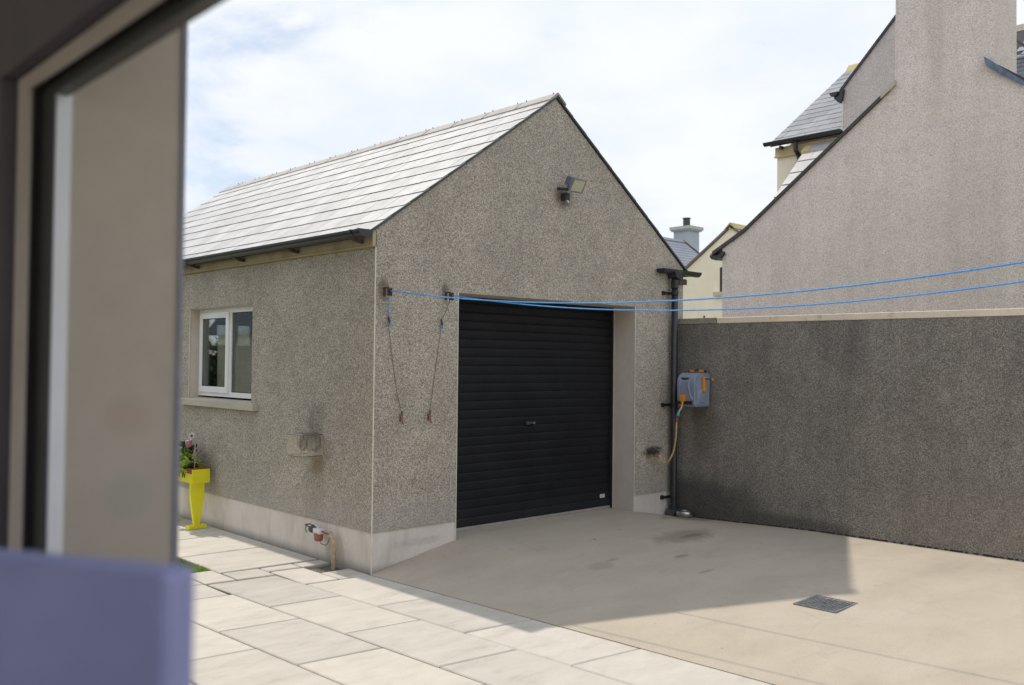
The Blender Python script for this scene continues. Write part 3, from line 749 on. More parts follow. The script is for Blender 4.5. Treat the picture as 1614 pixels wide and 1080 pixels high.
# flue in its wire guard
fg = thing('flue_guard', (0, .8, .82), 'rusty wire cage over the boiler flue on the garage side wall', 'flue guard')
X0g, Y0g, Y1g, Z0g, Z1g = -.20, .705, .93, .835, 1.005
mb = MB()
pts = [(-.002, Y0g)]
for i in range(1, 14): pts.append((-.002+(X0g+.032)*i/14, Y0g))
for i in range(5):
    q = PI/2*i/4; pts.append((X0g+.03-.03*math.sin(q), Y0g+.03-.03*math.cos(q)))
for i in range(1, 13): pts.append((X0g, Y0g+.03+(Y1g-Y0g-.06)*i/13))
for i in range(5):
    q = PI/2*i/4; pts.append((X0g+.03-.03*math.cos(q), Y1g-.03+.03*math.sin(q)))
for i in range(1, 14): pts.append((X0g+.03+(-.002-X0g-.03)*i/13, Y1g))
for (x, y) in pts: mb.tube([(x, y, Z0g), (x, y, Z1g)], .0021, 4)
o = obj('cage_wires', mb, plain('pale_wire', (.68, .62, .53), .5, var=.2, nscale=40).m, fg)
for z in (Z0g, Z1g): obj('cage_hoop', MB().tube([(x, y, z) for x, y in pts], .003, 5), 'rust', fg)
obj('cage_top', MB().prism([(-.002, Y0g), (X0g+.03, Y0g), (X0g, Y0g+.03), (X0g, Y1g-.03), (X0g+.03, Y1g), (-.002, Y1g)], 'z', Z1g, Z1g+.004), plain('weathered_tin', (.17, .17, .15), .6, var=.3, nscale=30).m, fg)
mb = MB().lathe((0, .81, .935), [(.052, 0), (.052, -.14), (.046, -.145), (.044, -.14), (.044, -.02), (0, -.02)], 18, 'x')
obj('flue_pipe', mb, 'grey_pipe', fg, smooth=False)
obj('flue_throat', MB().lathe((0, .81, .935), [(.0, -.10), (.043, -.10)], 18, 'x').lathe((-.13, .81, .935), [(.044, 0), (.060, .0), (.060, .018), (.052, .018)], 18, 'x'), 'black', fg)
obj('flue_seal', MB().lathe((0, .81, .935), [(.08, 0), (.08, -.012), (.052, -.02)], 18, 'x'), 'dark_metal', fg)

# oil line valve with red filter bowl
ov = thing('oil_valve', (-.05, .68, .1), 'small oil line valve with red filter bowl on the garage plinth', 'valve')
obj('feed_pipe', MB().tube([(0, .87, .262), (-.05, .87, .262), (-.055, .85, .258), (-.055, .78, .252)], .006, 6).tube([(-.055, .85, .258), (-.055, .855, .22), (-.045, .85, .20)], .004, 6), 'copper', ov)
obj('valve_body', MB().box(-.085, -.035, .60, .70, .222, .262), 'white', ov, bevel=.006)
obj('valve_head', MB().lathe((-.06, .735, .243), [(0, -.03), (.026, -.03), (.030, 0), (.026, .03), (0, .03)], 12, 'y'), 'dark_metal', ov)
obj('filter_bowl', MB().lathe((-.06, .648, 0), [(0, .162), (.030, .164), (.036, .175), (.040, .222), (0, .224)], 16, 'z'), 'red', ov)
obj('lever', MB().box(-.075, -.068, .70, .74, .262, .285), 'dark_metal', ov)
obj('oil_pipe', MB().tube([(-.06, .60, .245), (-.06, .53, .238), (-.055, .50, .235)], .006, 6).tube([(-.055, .64, .165), (-.055, .62, .145), (-.05, .56, .14), (-.05, .52, .17), (-.05, .50, .22)], .003, 5), 'copper', ov)
obj('lagged_pipe', MB().tube([(-.035, .505, .243), (-.055, .478, .243), (-.062, .458, .225), (-.058, .425, .175), (-.058, .418, .13), (-.06, .425, .05), (-.06, .43, -.04)], [.015, .017, .017, .016, .017, .018, .018], 10), 'lagging', ov)

# clothes lines: pulleys, tails, cleats
def yz(t, a, b, c): return a+b*t+c*t*t
for k_, (hx, ex, coef, clx, labp, tail_mat) in enumerate(((.085, 1.0, (2.1387, -1.2549, 2.3879), .252, 'nearer the garage corner', 'rope'), (.69, 1.6, (2.1389, -1.384, 2.5895), .526, 'beside the roller door', 'rope_old'))):
    pts = []
    for i in range(41):
        t_ = .56*i/40; pts.append((hx+(ex-hx)*t_, -.085-8.915*t_, yz(t_, *coef)-.0))
    o = obj('washing_line', MB().tube(pts, .0052, 6), 'rope')
    tag(o, 'taut blue washing line from the hook %s, %s at the right edge' % (labp, ('upper' if k_ == 0 else 'lower')), 'washing line', 'blue washing lines')
    hk = thing('line_hook', (hx, 0, 2.13), 'rusted pulley hook for washing line, %s' % labp, 'hook', 'rusty washing line hooks')
    obj('hook_plate', MB().box(hx-.010, hx+.010, -.006, 0, 2.105, 2.17), 'old_iron', hk, bevel=.002)
    obj('hook_eye', MB().tube([(hx+.0, -.008, 2.165), (hx+.004, -.05, 2.168), (hx+.006, -.07, 2.15), (hx+.006, -.072, 2.13)], .006, 6), 'rust', hk)
    obj('pulley_wheel', MB().lathe((hx-.003, -.075, 2.125), [(0, -.008), (.020, -.008), (.014, 0), (.020, .008), (0, .008)], 14, 'x'), 'dark_metal', hk)
    obj('pulley_cheek', MB().box(hx-.017, hx-.014, -.088, -.062, 2.10, 2.16).box(hx+.008, hx+.011, -.088, -.062, 2.10, 2.16), 'old_iron', hk)
    kx, kz = (.12, 1.894) if k_ == 0 else (.637, 1.893)
    tl = obj('line_tail', MB().tube([(hx+.002, -.06, 2.12), ((hx+kx)/2, -.03, 2.0), (kx, -.016, kz+.05)], .0042 if k_ == 0 else .0028, 6), 'rope_teal' if False else ('rope' if k_ == 0 else 'rope_old'), hk)
    obj('line_knot', MB().tube([(kx-.006, -.016, kz+.055), (kx+.004, -.018, kz+.02), (kx+.002, -.02, kz-.005)], [.007, .009, .004], 6), 'dark_metal' , hk)
    obj('knot_loop', MB().tube([(kx-.012, -.014, kz-.01), (kx, -.03, kz), (kx+.012, -.014, kz-.012), (kx, -.012, kz-.02), (kx-.012, -.014, kz-.01)], .004, 6), 'rope', hk)
    obj('cord', MB().tube([(kx, -.012, kz-.01), ((kx*2+clx)/3, -.007, 1.62), ((kx+clx*2)/3, -.007, 1.38), (clx, -.014, 1.205)], .0021, 5), 'rope_old', hk)
    ct = thing('rope_cleat', (clx, 0, 1.168), 'small rusty cleat tying off the cord %s' % ('left of the pair' if k_ == 0 else 'right of the pair'), 'cleat', 'rope cleats on the garage front')
    obj('cleat_body', MB().box(clx-.008, clx+.008, -.02, 0, 1.145, 1.19), 'rust', ct)
    obj('cleat_horns', MB().tube([(clx-.004, -.03, 1.225), (clx, -.02, 1.19), (clx, -.02, 1.145), (clx+.010, -.03, 1.118)], [.004, .007, .007, .004], 6), 'rust', ct)
    obj('wound_cord', MB().tube([(clx+.012*math.sin(i*1.9), -.022-.004*math.cos(i*1.1), 1.205-.072*(i % 9)/8) for i in range(27)], .0028, 5), plain('pinkish_old_cord', (.42, .27, .22), .8).m, ct)
# the post that carries the far ends (outside the picture)
po = thing('line_post', (.9, -5.15, 0), 'steel T shaped washing line post standing out of the picture on the right', 'post')
obj('post', MB().tube([(.9, -5.15, .0), (.9, -5.15, 2.22)], .03, 12), 'galv', po)
obj('crossbar', MB().tube([(.45, -5.12, 2.20), (1.35, -5.12, 2.20)], .02, 10), 'galv', po)

# ------------------------------------------------------------------ boundary wall
def wx(y): return 3.765-.0349*y                  # the wall runs almost parallel with the garage
bwall = thing('boundary_wall', (4.3, -3, 0), 'dark weathered pebble dashed boundary wall with pale concrete coping', 'wall')
mb = MB(); a, b = -12., -.003
NSG = 1
mb.add([(wx(a), a, -.05), (wx(b), b, -.05), (wx(b)+.2, b, -.05), (wx(a)+.2, a, -.05), (wx(a), a, 2.018), (wx(b), b, 2.018), (wx(b)+.2, b, 2.018), (wx(a)+.2, a, 2.018)],
       [(0,1,2,3),(4,7,6,5),(0,4,5,1),(1,5,6,2),(2,6,7,3),(3,7,4,0)])
obj('wall_body', mb, 'dash_dark', bwall)
def cope(a, b, mat):
    o_ = .006
    mb = MB().add([(wx(a)-o_, a, 2.020), (wx(b)-o_, b, 2.020), (wx(b)+.225, b, 2.020), (wx(a)+.225, a, 2.020), (wx(a)-o_, a, 2.078), (wx(b)-o_, b, 2.078), (wx(b)+.225, b, 2.085), (wx(a)+.225, a, 2.085)],
       [(0,1,2,3),(4,7,6,5),(0,4,5,1),(1,5,6,2),(2,6,7,3),(3,7,4,0)])
    return obj('coping_stone', mb, mat, bwall, bevel=.004)
c_ = cope(-.497, -.004, 'coping_old'); tag(c_, 'grey lichened coping stone next to the garage')
cope(-3.9, -.503, 'coping'); cope(-7.6, -3.905, 'coping'); cope(-11.3, -7.605, 'coping')
mb = MB()
for i in range(26):
    y = -.24-random.random()*.0-i*.145*random.uniform(.9, 1.1)
# cream house coping fixing
obj('coping_peg', MB().tube([(wx(-.27)+.12, -.27, 2.07), (wx(-.27)+.12, -.27, 2.11)], .009, 6), 'dark_metal', bwall)
# ragged joint strip between wall and concrete
mb = MB()
for i in range(90):
    y = -.02-i*.06-random.uniform(0, .03); l = random.uniform(.02, .07); x = wx(y)-.002
    mb.add([(x-random.uniform(.006, .016), y, hz(3.9, y)+.004), (x-random.uniform(.003, .012), y-l, hz(3.9, y)+.004), (x, y-l, hz(3.9, y)+.014), (x, y, hz(3.9, y)+.014)], [(0, 1, 2, 3)])
tag(obj('joint_dirt', mb, 'bedding', bwall), kind='stuff')

# hose reel on the boundary wall
hr = thing('hose_reel', (4.06, -.03, 1.17), 'blue grey wall mounted hose reel box with amber handle and guide', 'hose reel')
import bmesh
def reel_body():
    # outline in x-z (seen from the side): rounded top towards the front, extruded along y
    x0, x1, z0, z1 = 3.925, 4.185, 1.165, 1.50
    pts = [(x1, z0), (x1, z1-.03)]
    for i in range(5): q = PI/2*i/4; pts.append((x1-.03+.03*math.cos(q), z1-.03+.03*math.sin(q)))
    for i in range(9): q = PI/2+PI/2*i/8; pts.append((x0+.10+.10*math.cos(q), z1-.10+.10*math.sin(q)))
    pts += [(x0+.006, z0+.02), (x0+.025, z0)]
    mb = MB().prism(pts, 'y', -.125, .085); return mb
obj('reel_case', reel_body(), 'reel', hr, bevel=.022)
# raised rim and panel on the side face
mb = MB().prism([(4.17, 1.18), (4.17, 1.46), (4.12, 1.485), (4.05, 1.485), (3.985, 1.45), (3.96, 1.38), (3.95, 1.18)], 'y', -.134, -.124); obj('side_panel', mb, 'reel', hr, bevel=.006)
obj('side_hub', MB().lathe((4.05, -.134, 1.27), [(.0, -.008), (.06, -.008), (.075, 0), (.08, .004)], 22, 'y'), 'reel', hr)
# front: handle recess, ribs, slot
obj('carry_hole', MB().lathe((0, 0, 0), [(0, -.006), (.05, -.006), (.055, 0)], 20, 'x').xf(Matrix.Translation((3.944, -.005, 1.448)) @ Matrix.Rotation(math.radians(38), 4, 'Y') @ Matrix.Scale(.42, 4, (0, 0, 1))), 'black', hr)
obj('front_rib', MB().tube([(3.930, .045, 1.43), (3.918, .045, 1.38), (3.918, .05, 1.24)], .007, 6).tube([(3.930, -.055, 1.43), (3.918, -.06, 1.35), (3.918, -.085, 1.27), (3.918, -.11, 1.235)], .008, 6), 'reel', hr)
obj('hose_slot', MB().box(3.915, 3.935, -.10, .075, 1.188, 1.222), 'black', hr)
obj('hose_guide', MB().box(3.885, 3.93, -.022, .025, 1.215, 1.285).tube([(3.90, 0, 1.215), (3.893, -.004, 1.195)], .014, 10), 'orange', hr, bevel=.012)
obj('crank_handle', MB().prism([(4.035, 1.462), (4.065, 1.462), (4.07, 1.32), (4.055, 1.305), (4.035, 1.32)], 'y', -.165, -.138), 'orange', hr, bevel=.006)
obj('crank_arm', MB().tube([(4.052, -.15, 1.445), (4.07, -.20, 1.44), (4.09, -.215, 1.437)], .008, 8), 'dark_metal', hr)
obj('crank_knob', MB().tube([(4.088, -.213, 1.437), (4.100, -.222, 1.436)], .013, 10), 'orange', hr)
obj('hose_nozzle', MB().tube([(4.10, .05, 1.515), (4.10, .0, 1.517)], .012, 8).tube([(4.10, -.06, 1.517), (4.10, -.12, 1.516)], .014, 8), 'orange', hr)
obj('nozzle_grip', MB().tube([(4.10, .0, 1.518), (4.10, -.03, 1.535), (4.10, -.06, 1.52)], .007, 8).tube([(4.10, -.12, 1.516), (4.10, -.14, 1.516)], .011, 8).tube([(4.10, .05, 1.515), (4.10, .07, 1.514)], .010, 8), 'black', hr)
hr.location = Vector(hr.location)+Vector((-.42, -.305, .022))
def bez(P, n=24):
    out = []
    P = [Vector(p) for p in P]; Q = [P[0]]+P+[P[-1]]
    for i in range(1, len(Q)-2):
        for j in range(n):
            t_ = j/n; a, b, c, d = Q[i-1:i+3]
            out.append(.5*((2*b)+(-a+c)*t_+(2*a-5*b+4*c-d)*t_**2+(-a+3*b-3*c+d)*t_**3))
    out.append(P[-1]); return out
hose_pts = bez([(3.475, -.31, 1.222), (3.445, -.32, 1.18), (3.405, -.31, 1.12), (3.396, -.30, 1.04), (3.412, -.28, .88), (3.425, -.24, .74), (3.41, -.19, .636), (3.413, -.13, .622), (3.415, -.09, .66)], 6)
ho = obj('garden_hose', MB().tube(hose_pts, .0088, 8), 'hose', None, smooth=True); tag(ho, 'short tan hose looping from the reel down behind the downpipe to the tap', 'hose')
obj('hose_connector', MB().tube([(3.412, -.312, 1.135), (3.403, -.308, 1.098)], .015, 12), 'cyan', ho)
obj('hose_collar', MB().tube([(3.403, -.308, 1.098), (3.400, -.305, 1.075)], .013, 12), 'dark_metal', ho)
obj('hose_clip', MB().tube([(3.399, -.304, 1.072), (3.396, -.30, 1.035)], .011, 10), plain('red_brown_clip', (.32, .07, .04), .5).m, ho)
tp = thing('garden_tap', (3.5, -.05, .68), 'brass garden tap low on the garage wall left of the downpipe', 'tap')
obj('tap_pipe', MB().tube([(3.43, 0, .70), (3.44, -.05, .70), (3.52, -.075, .70)], .011, 10), 'brass', tp)
obj('tap_spout', MB().tube([(3.52, -.075, .70), (3.54, -.082, .695), (3.545, -.088, .672)], [.016, .017, .013], 10), plain('pale_hose_end', (.62, .42, .25), .5).m, tp)
obj('tap_head', MB().tube([(3.47, -.06, .70), (3.47, -.062, .745)], .009, 8).tube([(3.445, -.07, .748), (3.495, -.055, .752)], .006, 8), 'dark_metal', tp)
mb = MB()
for i in range(46):
    x = random.uniform(3.29, 3.50); z = .725+random.uniform(-.03, .035)+(.02 if x > 3.43 else 0); a = random.random()*6.28; r = random.uniform(.006, .014)
    mb.add([(x, -.004-random.random()*.014, z), (x+r*math.cos(a), -.012, z+r*math.sin(a)), (x+r*math.cos(a+1.2), -.004, z+r*math.sin(a+1.2))], [(0, 1, 2)])
tag(obj('dead_ivy', mb, 'black'), 'scrap of blackened dead creeper clinging to the wall above the tap', 'creeper', kind='stuff')
tp.location = Vector(tp.location)+Vector((-.125, 0, -.015))
# pet bowl
bz_ = .078
BX, BY = 3.655, -.215
pb = thing('pet_bowl', (BX, BY, bz_), 'small shiny steel pet bowl on the concrete by the downpipe', 'bowl')
obj('bowl', MB().lathe((BX, BY, bz_), [(0, .012), (.060, .012), (.072, .048), (.084, .052), (.088, .046), (.090, .0), (.085, -.005)], 28), 'steel', pb, smooth=True)
obj('water', MB().lathe((BX, BY, bz_), [(0, .036), (.068, .036)], 24), 'chrome', pb)
# inspection cover
ch = thing('manhole_cover', (1.63, -2.8, .05), 'square cast iron inspection cover with raised chequer pattern set in the concrete', 'manhole cover')
a0, a1, b0_, b1_ = 1.468, 1.790, -2.945, -2.655
zc = hz(1.63, -2.8)+.006
SK = Matrix.Translation((1.63, -2.8, 0)) @ Matrix.Rotation(math.radians(1.5), 4, 'Z') @ Matrix.Translation((-1.63, 2.8, 0))
obj('cover_frame', MB().box(a0, a1, b0_, b0_+.014, zc-.02, zc).box(a0, a1, b1_-.014, b1_, zc-.02, zc).box(a0, a0+.014, b0_+.014, b1_-.014, zc-.02, zc).box(a1-.014, a1, b0_+.014, b1_-.014, zc-.02, zc).xf(SK), 'iron_cover', ch)
obj('cover_plate', MB().box(a0+.017, a1-.017, b0_+.017, b1_-.017, zc-.02, zc-.003).xf(SK), plain('dirty_iron', (.085, .09, .10), .7, var=.3, nscale=30).m, ch)
mb = MB()
for i in range(13):
    for j in range(12):
        x = a0+.03+i*.0222; y = b0_+.03+j*.0225; w = .0040; l = .0092
        s_ = len(mb.v)
        mb.box(-l, l, -w, w, 0, .0035); mb.xf(Matrix.Translation((x, y, zc-.003)) @ Matrix.Rotation(PI/4*(1 if (i+j) % 2 else -1), 4, 'Z'), s_)
o = obj('chequer_bars', mb.xf(SK), 'iron_cover', ch); tag(o, kind='stuff')
obj('key_hole', MB().box(1.62, 1.64, -2.80, -2.792, zc-.003, zc+.0012), 'black', ch)

# ------------------------------------------------------------------ yellow planter
pl = thing('planter', (-.15, 2.9, 0), 'yellow trough planter on tapered legs with dark lettering beside the garage wall', 'planter')
PX0, PX1, PY0, PY1, PZ0, PZ1 = -.232, -.075, 2.60, 3.30, .43, .556
tw = .014
mb = MB().box(PX0, PX1, PY0+tw, PY1-tw, PZ0, PZ0+tw).box(PX0, PX0+tw, PY0+tw, PY1-tw, PZ0+tw, PZ1).box(PX1-tw, PX1, PY0+tw, PY1-tw, PZ0+tw, PZ1)
tr_ = obj('trough', mb, 'yellow', pl, bevel=.002)
mb = MB().box(PX0-.004, PX1+.014, PY0-.004, PY0+tw, PZ0-.0, PZ1+.006); obj('end_board', mb, 'yellow', pl, bevel=.003)
mb = MB().box(PX0-.004, PX1+.014, PY1-tw, PY1+.004, PZ0, PZ1+.006); obj('end_board', mb, 'yellow', pl, bevel=.003)
obj('liner', MB().box(PX0-.006, PX0+tw+.004, PY0+.012, PY0+.12, PZ1-.035, PZ1+.014).box(PX0+tw+.004, PX1+.02, PY0+.012, PY0+.026, PZ1-.02, PZ1+.022).box(PX1-tw, PX1+.02, PY0+.026, PY1-.03, PZ1-.02, PZ1+.02), 'terracotta', pl)
obj('soil', MB().box(PX0+tw, PX1-tw, PY0+.03, PY1-tw, PZ1-.05, PZ1-.012), 'soil', pl)
def leg(y):
    xc = -.172; w0, w1, w2 = .068, .068, .028
    pts = [(xc-w0, PZ0), (xc-w0+.001, .30), (xc-w2, .035), (xc+w2, .035), (xc+w0-.001, .30), (xc+w0, PZ0)]
    return obj('leg', MB().prism(pts, 'y', y, y+.035), 'yellow', pl, bevel=.002)
leg(2.615); leg(3.235)
for y in (2.632, 3.252): obj('foot', MB().box(-.262, -.084, y-.04, y+.04, 0.001, .035), 'yellow', pl, bevel=.004)
def letter(ch_, y, z, h=.066):
    cu = D.curves.new('letter', 'FONT'); cu.body = ch_; cu.size = h*1.35; cu.extrude = .001; cu.align_x = 'CENTER'; cu.shear = 0
    o = D.objects.new('tmp', cu); C.objects.link(o)
    dg = bpy.context.evaluated_depsgraph_get(); me = D.meshes.new_from_object(o.evaluated_get(dg))
    D.objects.remove(o); me.materials.clear(); me.materials.append(M['ink'])
    q_ = D.objects.new('letter', me); C.objects.link(q_); q_.parent = pl
    # reads from -x: text x -> -y, text y -> z
    q_.matrix_local = Matrix(((0, 0, -1, 0), (-1, 0, 0, 0), (0, 1, 0, 0), (0, 0, 0, 1)))
    q_.location = Vector((PX0-.002, y, z))-wloc(pl)
letter('A', 2.90, .468); letter('W', 2.795, .468)
# plant in the planter
fp = thing('trailing_plant', (-.16, 2.85, PZ1), 'leafy bright green bedding plant spilling over the yellow planter', 'plant')
def leafmesh(l, w, mat):
    b = MB().add([(0,0,0),(l*.35,w*.5,.10*l),(l*.75,w*.38,.12*l),(l,0,.02*l),(l*.75,-w*.38,.12*l),(l*.35,-w*.5,.10*l),(l*.5,0,.05*l)], [(0,6,1),(1,6,2),(2,6,3),(3,6,4),(4,6,5),(5,6,0)])
    me = D.meshes.new('leaf'); me.from_pydata(b.v, [], b.f); me.update(); me.materials.append(M[mat])
    return me
lms = [leafmesh(.075, .05, 'leaf'), leafmesh(.055, .042, 'leaf'), leafmesh(.07, .045, 'leaf_dark'), leafmesh(.06, .04, 'petal')]
for i in range(280):
    d = random.random()
    y = random.uniform(2.72, 3.12); x = random.uniform(-.27, -.08)+(-.05 if y < 2.85 else 0); z = PZ1+.0+random.random()**1.1*.22-(.04 if x < -.22 else 0)
    dark = z > PZ1+.15 or x > -.12
    lm = lms[2] if dark and random.random() < .75 else lms[3] if (x < -.24 and z < PZ1+.07 and random.random() < .4) else random.choice(lms[:2])
    o = D.objects.new('leaf', lm); C.objects.link(o); o.parent = fp
    o.location = Vector((x, y, z))-wloc(fp); o.rotation_euler = (random.uniform(-.7, .7), random.uniform(-.9, .5), random.uniform(2.2, 5.2)); s = random.uniform(.6, 1.25); o.scale = (s, s, s)
mb = MB()
for i in range(22):
    x, y = random.uniform(-.2, -.11), random.uniform(2.75, 3.1)
    mb.tube([(x, y, PZ1-.02), (x+random.uniform(-.03, .03), y+random.uniform(-.03, .03), PZ1+.08), (x+random.uniform(-.06, .06), y+random.uniform(-.06, .06), PZ1+.17)], .003, 4)
obj('stems', mb, 'leaf_dark', fp)
small = thing('wallflower', (-.12, 2.68, PZ1), 'small yellowish plant at the near end of the planter', 'plant')
for i in range(26):
    o = D.objects.new('leaf', lms[1]); C.objects.link(o); o.parent = small
    o.location = Vector((random.uniform(-.17, -.08), random.uniform(2.64, 2.73), PZ1+random.uniform(0, .075)))-wloc(small); o.rotation_euler = (random.uniform(-.8, .8), random.uniform(-1, .5), random.uniform(0, 6.2)); s = random.uniform(.4, .7); o.scale = (s, s, s)
orn = thing('garden_ornament', (-.2, 2.72, PZ1), 'white and pink flower ornament on a thin pink stick in the planter', 'ornament')
obj('stick', MB().tube([(-.170, 2.70, PZ1-.02), (-.166, 2.70, .85)], .006, 8), plain('pale_pink_stick', (.55, .36, .33), .5).m, orn)
obj('bloom', MB().lathe((-.222, 2.72, .765), [(.0, 0), (.018, .003), (.030, .025), (.034, .05), (.030, .066), (0, .07)], 12), 'pink', orn, smooth=True)
mb = MB()
for i in range(6):
    a = i*PI/3+.3; c0 = Vector((-.205, 2.70, .875)); u_ = Vector((math.cos(a)*.86, -.1, math.sin(a)*.9+.25*math.cos(a))); w_ = Vector((-math.sin(a)*.86, 0, math.cos(a)*.9)); l = .043
    mb.add([c0+u_*.008, c0+u_*l*.6+w_*.016, c0+u_*l, c0+u_*l*.6-w_*.016, c0+u_*l*.6+Vector((0, -.006, 0))], [(0, 4, 1), (1, 4, 2), (2, 4, 3), (3, 4, 0)])
obj('petals', mb, 'petal', orn)
obj('ornament_centre', MB().lathe((-.205, 2.695, .875), [(0, -.008), (.009, -.006), (.011, .002)], 10, 'y'), 'dark_metal', orn)

# tools inside the garage, seen through the window
br = thing('broom', (1.0, 5.2, .15), 'dark broom handle leaning inside the garage window', 'broom')
obj('handle', MB().tube([(1.87, 6.0, .16), (1.66, 6.1, 1.62)], .022, 8), 'wood', br)
obj('brush_head', MB().box(1.7, 2.05, 5.95, 6.05, .15, .24), 'dark_metal', br)

# ------------------------------------------------------------------ neighbour's house (pale dash, chimney on the gable)
nh = thing('neighbour_house', (11, -1, 0), 'neighbouring house of pale pebble dash with big gable chimney over the boundary wall', 'house')
TH = math.radians(2.0)
def gx(y): return 8-.0349*y*1.0
def rake(y):                                     # outline of the near gable
    a = abs(y+1.03); z = 5.81-.776*a
    if a > 2.85: z = 5.81-.776*2.85-(a-2.85)*.56
    return z
Yl, Yr = 2.20, -4.27
pts = [(Yr, -.05), (Yl, -.05), (Yl, rake(Yl))]
ysx = [Yl-.1*i for i in range(1, 5)]+[1.5, .5, -1.03, -3.0, -3.9]
for y in ysx: pts.append((y, rake(y)))
pts.append((Yr, rake(Yr)))
def skew(mb, s=0):
    for v in mb.v[s:]: v.x += -.0349*v.y
    return mb
o = obj('gable_wall', skew(MB().prism(pts, 'x', 8.0, 8.25)), 'dash_pale', nh)
obj('side_wall', skew(MB().box(8.25, 12.2, Yl-.25, Yl, -.05, rake(Yl)-.05)), 'dash_mid', nh)
obj('side_wall', skew(MB().box(8.25, 12.2, Yr, Yr+.25, -.05, rake(Yr)-.05)), 'dash_mid', nh)
# verge along the rakes
def verge_n(ya, yb, mat='verge', t0=.0, t1=.055, x0=7.965, x1=8.3, nm='verge_trim', n=10):
    mb = MB()
    for i in range(n):
        a = ya+(yb-ya)*i/n; b = ya+(yb-ya)*(i+1)/n
        mb.add([(x0,a,rake(a)+t0),(x0,b,rake(b)+t0),(x1,b,rake(b)+t0),(x1,a,rake(a)+t0),(x0,a,rake(a)+t1),(x0,b,rake(b)+t1),(x1,b,rake(b)+t1),(x1,a,rake(a)+t1)],
               [(0,1,5,4),(3,7,6,2),(4,5,6,7),(0,3,2,1),(0,4,7,3),(1,2,6,5)])
    return obj(nm, skew(mb), mat, nh)
dv = plain('dark_slate_edge', (.055, .05, .055), .6, var=.25).m
verge_n(2.36, -.36, dv); verge_n(-1.70, -4.45, dv)
verge_n(-.44, -.25, 'sill', .0, .07, 7.95, 8.05, 'mortar_fillet', 3)
# annex roof slopes
for ya, yb, lab in ((2.42, -1.03, ''), (-1.03, -4.45, '')):
    mb = MB(); n = 8
    for i in range(n):
        a = ya+(yb-ya)*i/n; b = ya+(yb-ya)*(i+1)/n
        mb.add([(8.0,a,rake(a)+.05),(8.0,b,rake(b)+.05),(12.3,b,rake(b)+.05),(12.3,a,rake(a)+.05),(8.0,a,rake(a)+.02),(8.0,b,rake(b)+.02),(12.3,b,rake(b)+.02),(12.3,a,rake(a)+.02)],
               [(0,1,2,3),(4,7,6,5),(0,4,5,1),(3,2,6,7),(0,3,7,4),(1,5,6,2)])
    obj('annex_roof', skew(mb), 'slate_blue', nh)
gg = gutter(2.36, 3.30, 7.93, 12.0, 'annex_gutter', nh, axis='x', r=.075)
obj('gutter_end', skew(MB().prism([(2.16, 3.34), (2.28, 3.26), (2.30, 3.21), (2.20, 3.24), (2.14, 3.30)], 'x', 7.94, 8.02)), 'gutter', nh)
# chimney
CY0, CY1 = -1.65, -.44
mb = MB().box(7.998, 8.78, CY0, CY1, 4.75, 8.3); chm = obj('chimney', skew(mb), 'dash_pale', nh)
obj('chimney_cap', skew(MB().box(7.93, 8.84, CY0-.06, CY1+.06, 8.3, 8.42)), 'coping', chm)
for y in (-.8, -1.3): obj('chimney_pot', MB().lathe((8.4, y, 8.42), [(.13, 0), (.11, .35), (.13, .4), (.1, .4), (.09, .0)], 16), 'terracotta', chm)
obj('chimney_bead', skew(MB().box(7.990, 7.999, CY1-.002, CY1+.008, 5.40, 8.3)), 'paint_bead', chm)
# lead flashing with the pale lip, right of the chimney
mb = MB().add([(7.93,-1.545,5.47),(7.93,-1.60,5.37),(7.96,-1.72,5.26),(7.96,-2.0,5.06),(8.25,-2.0,5.08),(8.25,-1.65,5.40),(8.2,-1.56,5.46)], [(0,1,2,3,4,5,6)])
mb.add([(7.925,-1.545,5.475),(7.925,-1.575,5.35),(7.955,-1.70,5.24),(7.955,-1.99,5.02),(7.955,-1.99,5.075),(7.93,-1.70,5.34)], [(0,1,2,3,4,5)])
obj('lead_flashing', skew(mb), 'lead', nh)
# main block behind
obj('main_wall', MB().box(12.0, 12.3, -9, 3.67, -.05, 5.76), 'cream', nh)
obj('main_wall', MB().box(12.3, 18.2, 3.42, 3.67, -.05, 5.76).prism([(12.05, 5.76), (18.15, 5.76), (15.1, 8.02)], 'y', 3.42, 3.67), 'cream', nh)
obj('main_wall', MB().box(17.9, 18.2, -9, 3.42, -.05, 5.76), 'cream', nh)
obj('eaves_band', MB().box(11.95, 12.0, 2.28, 3.69, 5.66, 5.86).box(11.935, 11.95, 2.28, 3.70, 5.655, 5.70), 'creamband', nh, bevel=.01)
bs = (8.15-5.93)/(15.1-11.86); sl_ = math.sqrt(1+bs*bs)
def bz(x): return 5.93+bs*(x-11.86)
mb = MB().add([(11.86,-9,bz(11.86)),(15.1,-9,bz(15.1)),(15.1,3.74,bz(15.1)),(11.86,3.74,bz(11.86)),(11.86,-9,bz(11.86)-.06),(15.1,-9,bz(15.1)-.06),(15.1,3.74,bz(15.1)-.06),(11.86,3.74,bz(11.86)-.06)],
              [(0,1,2,3),(4,7,6,5),(0,4,5,1),(1,5,6,2),(2,6,7,3),(3,7,4,0)])
mroof = obj('main_roof', mb, 'deck', nh)
mb2 = MB(); mb2.v = [Vector((30.2-v.x, v.y, v.z)) for v in mb.v]; mb2.f = [f[::-1] for f in mb.f]; obj('main_roof', mb2, 'roof_far', nh)
upB = Vector((1, 0, bs))
kB = lay_slates(mroof, Vector((11.83, .7, bz(11.83)+.0)), Vector((0, 1, 0)), upB, .34, .274, 14, 3.06, 'slate_blue', th=.0045, jitter=.014,
           keep=lambda p: p.y > (2.15 if p.z < 6.6 else 2.15-(p.z-6.6)*.95))
mb = MB()
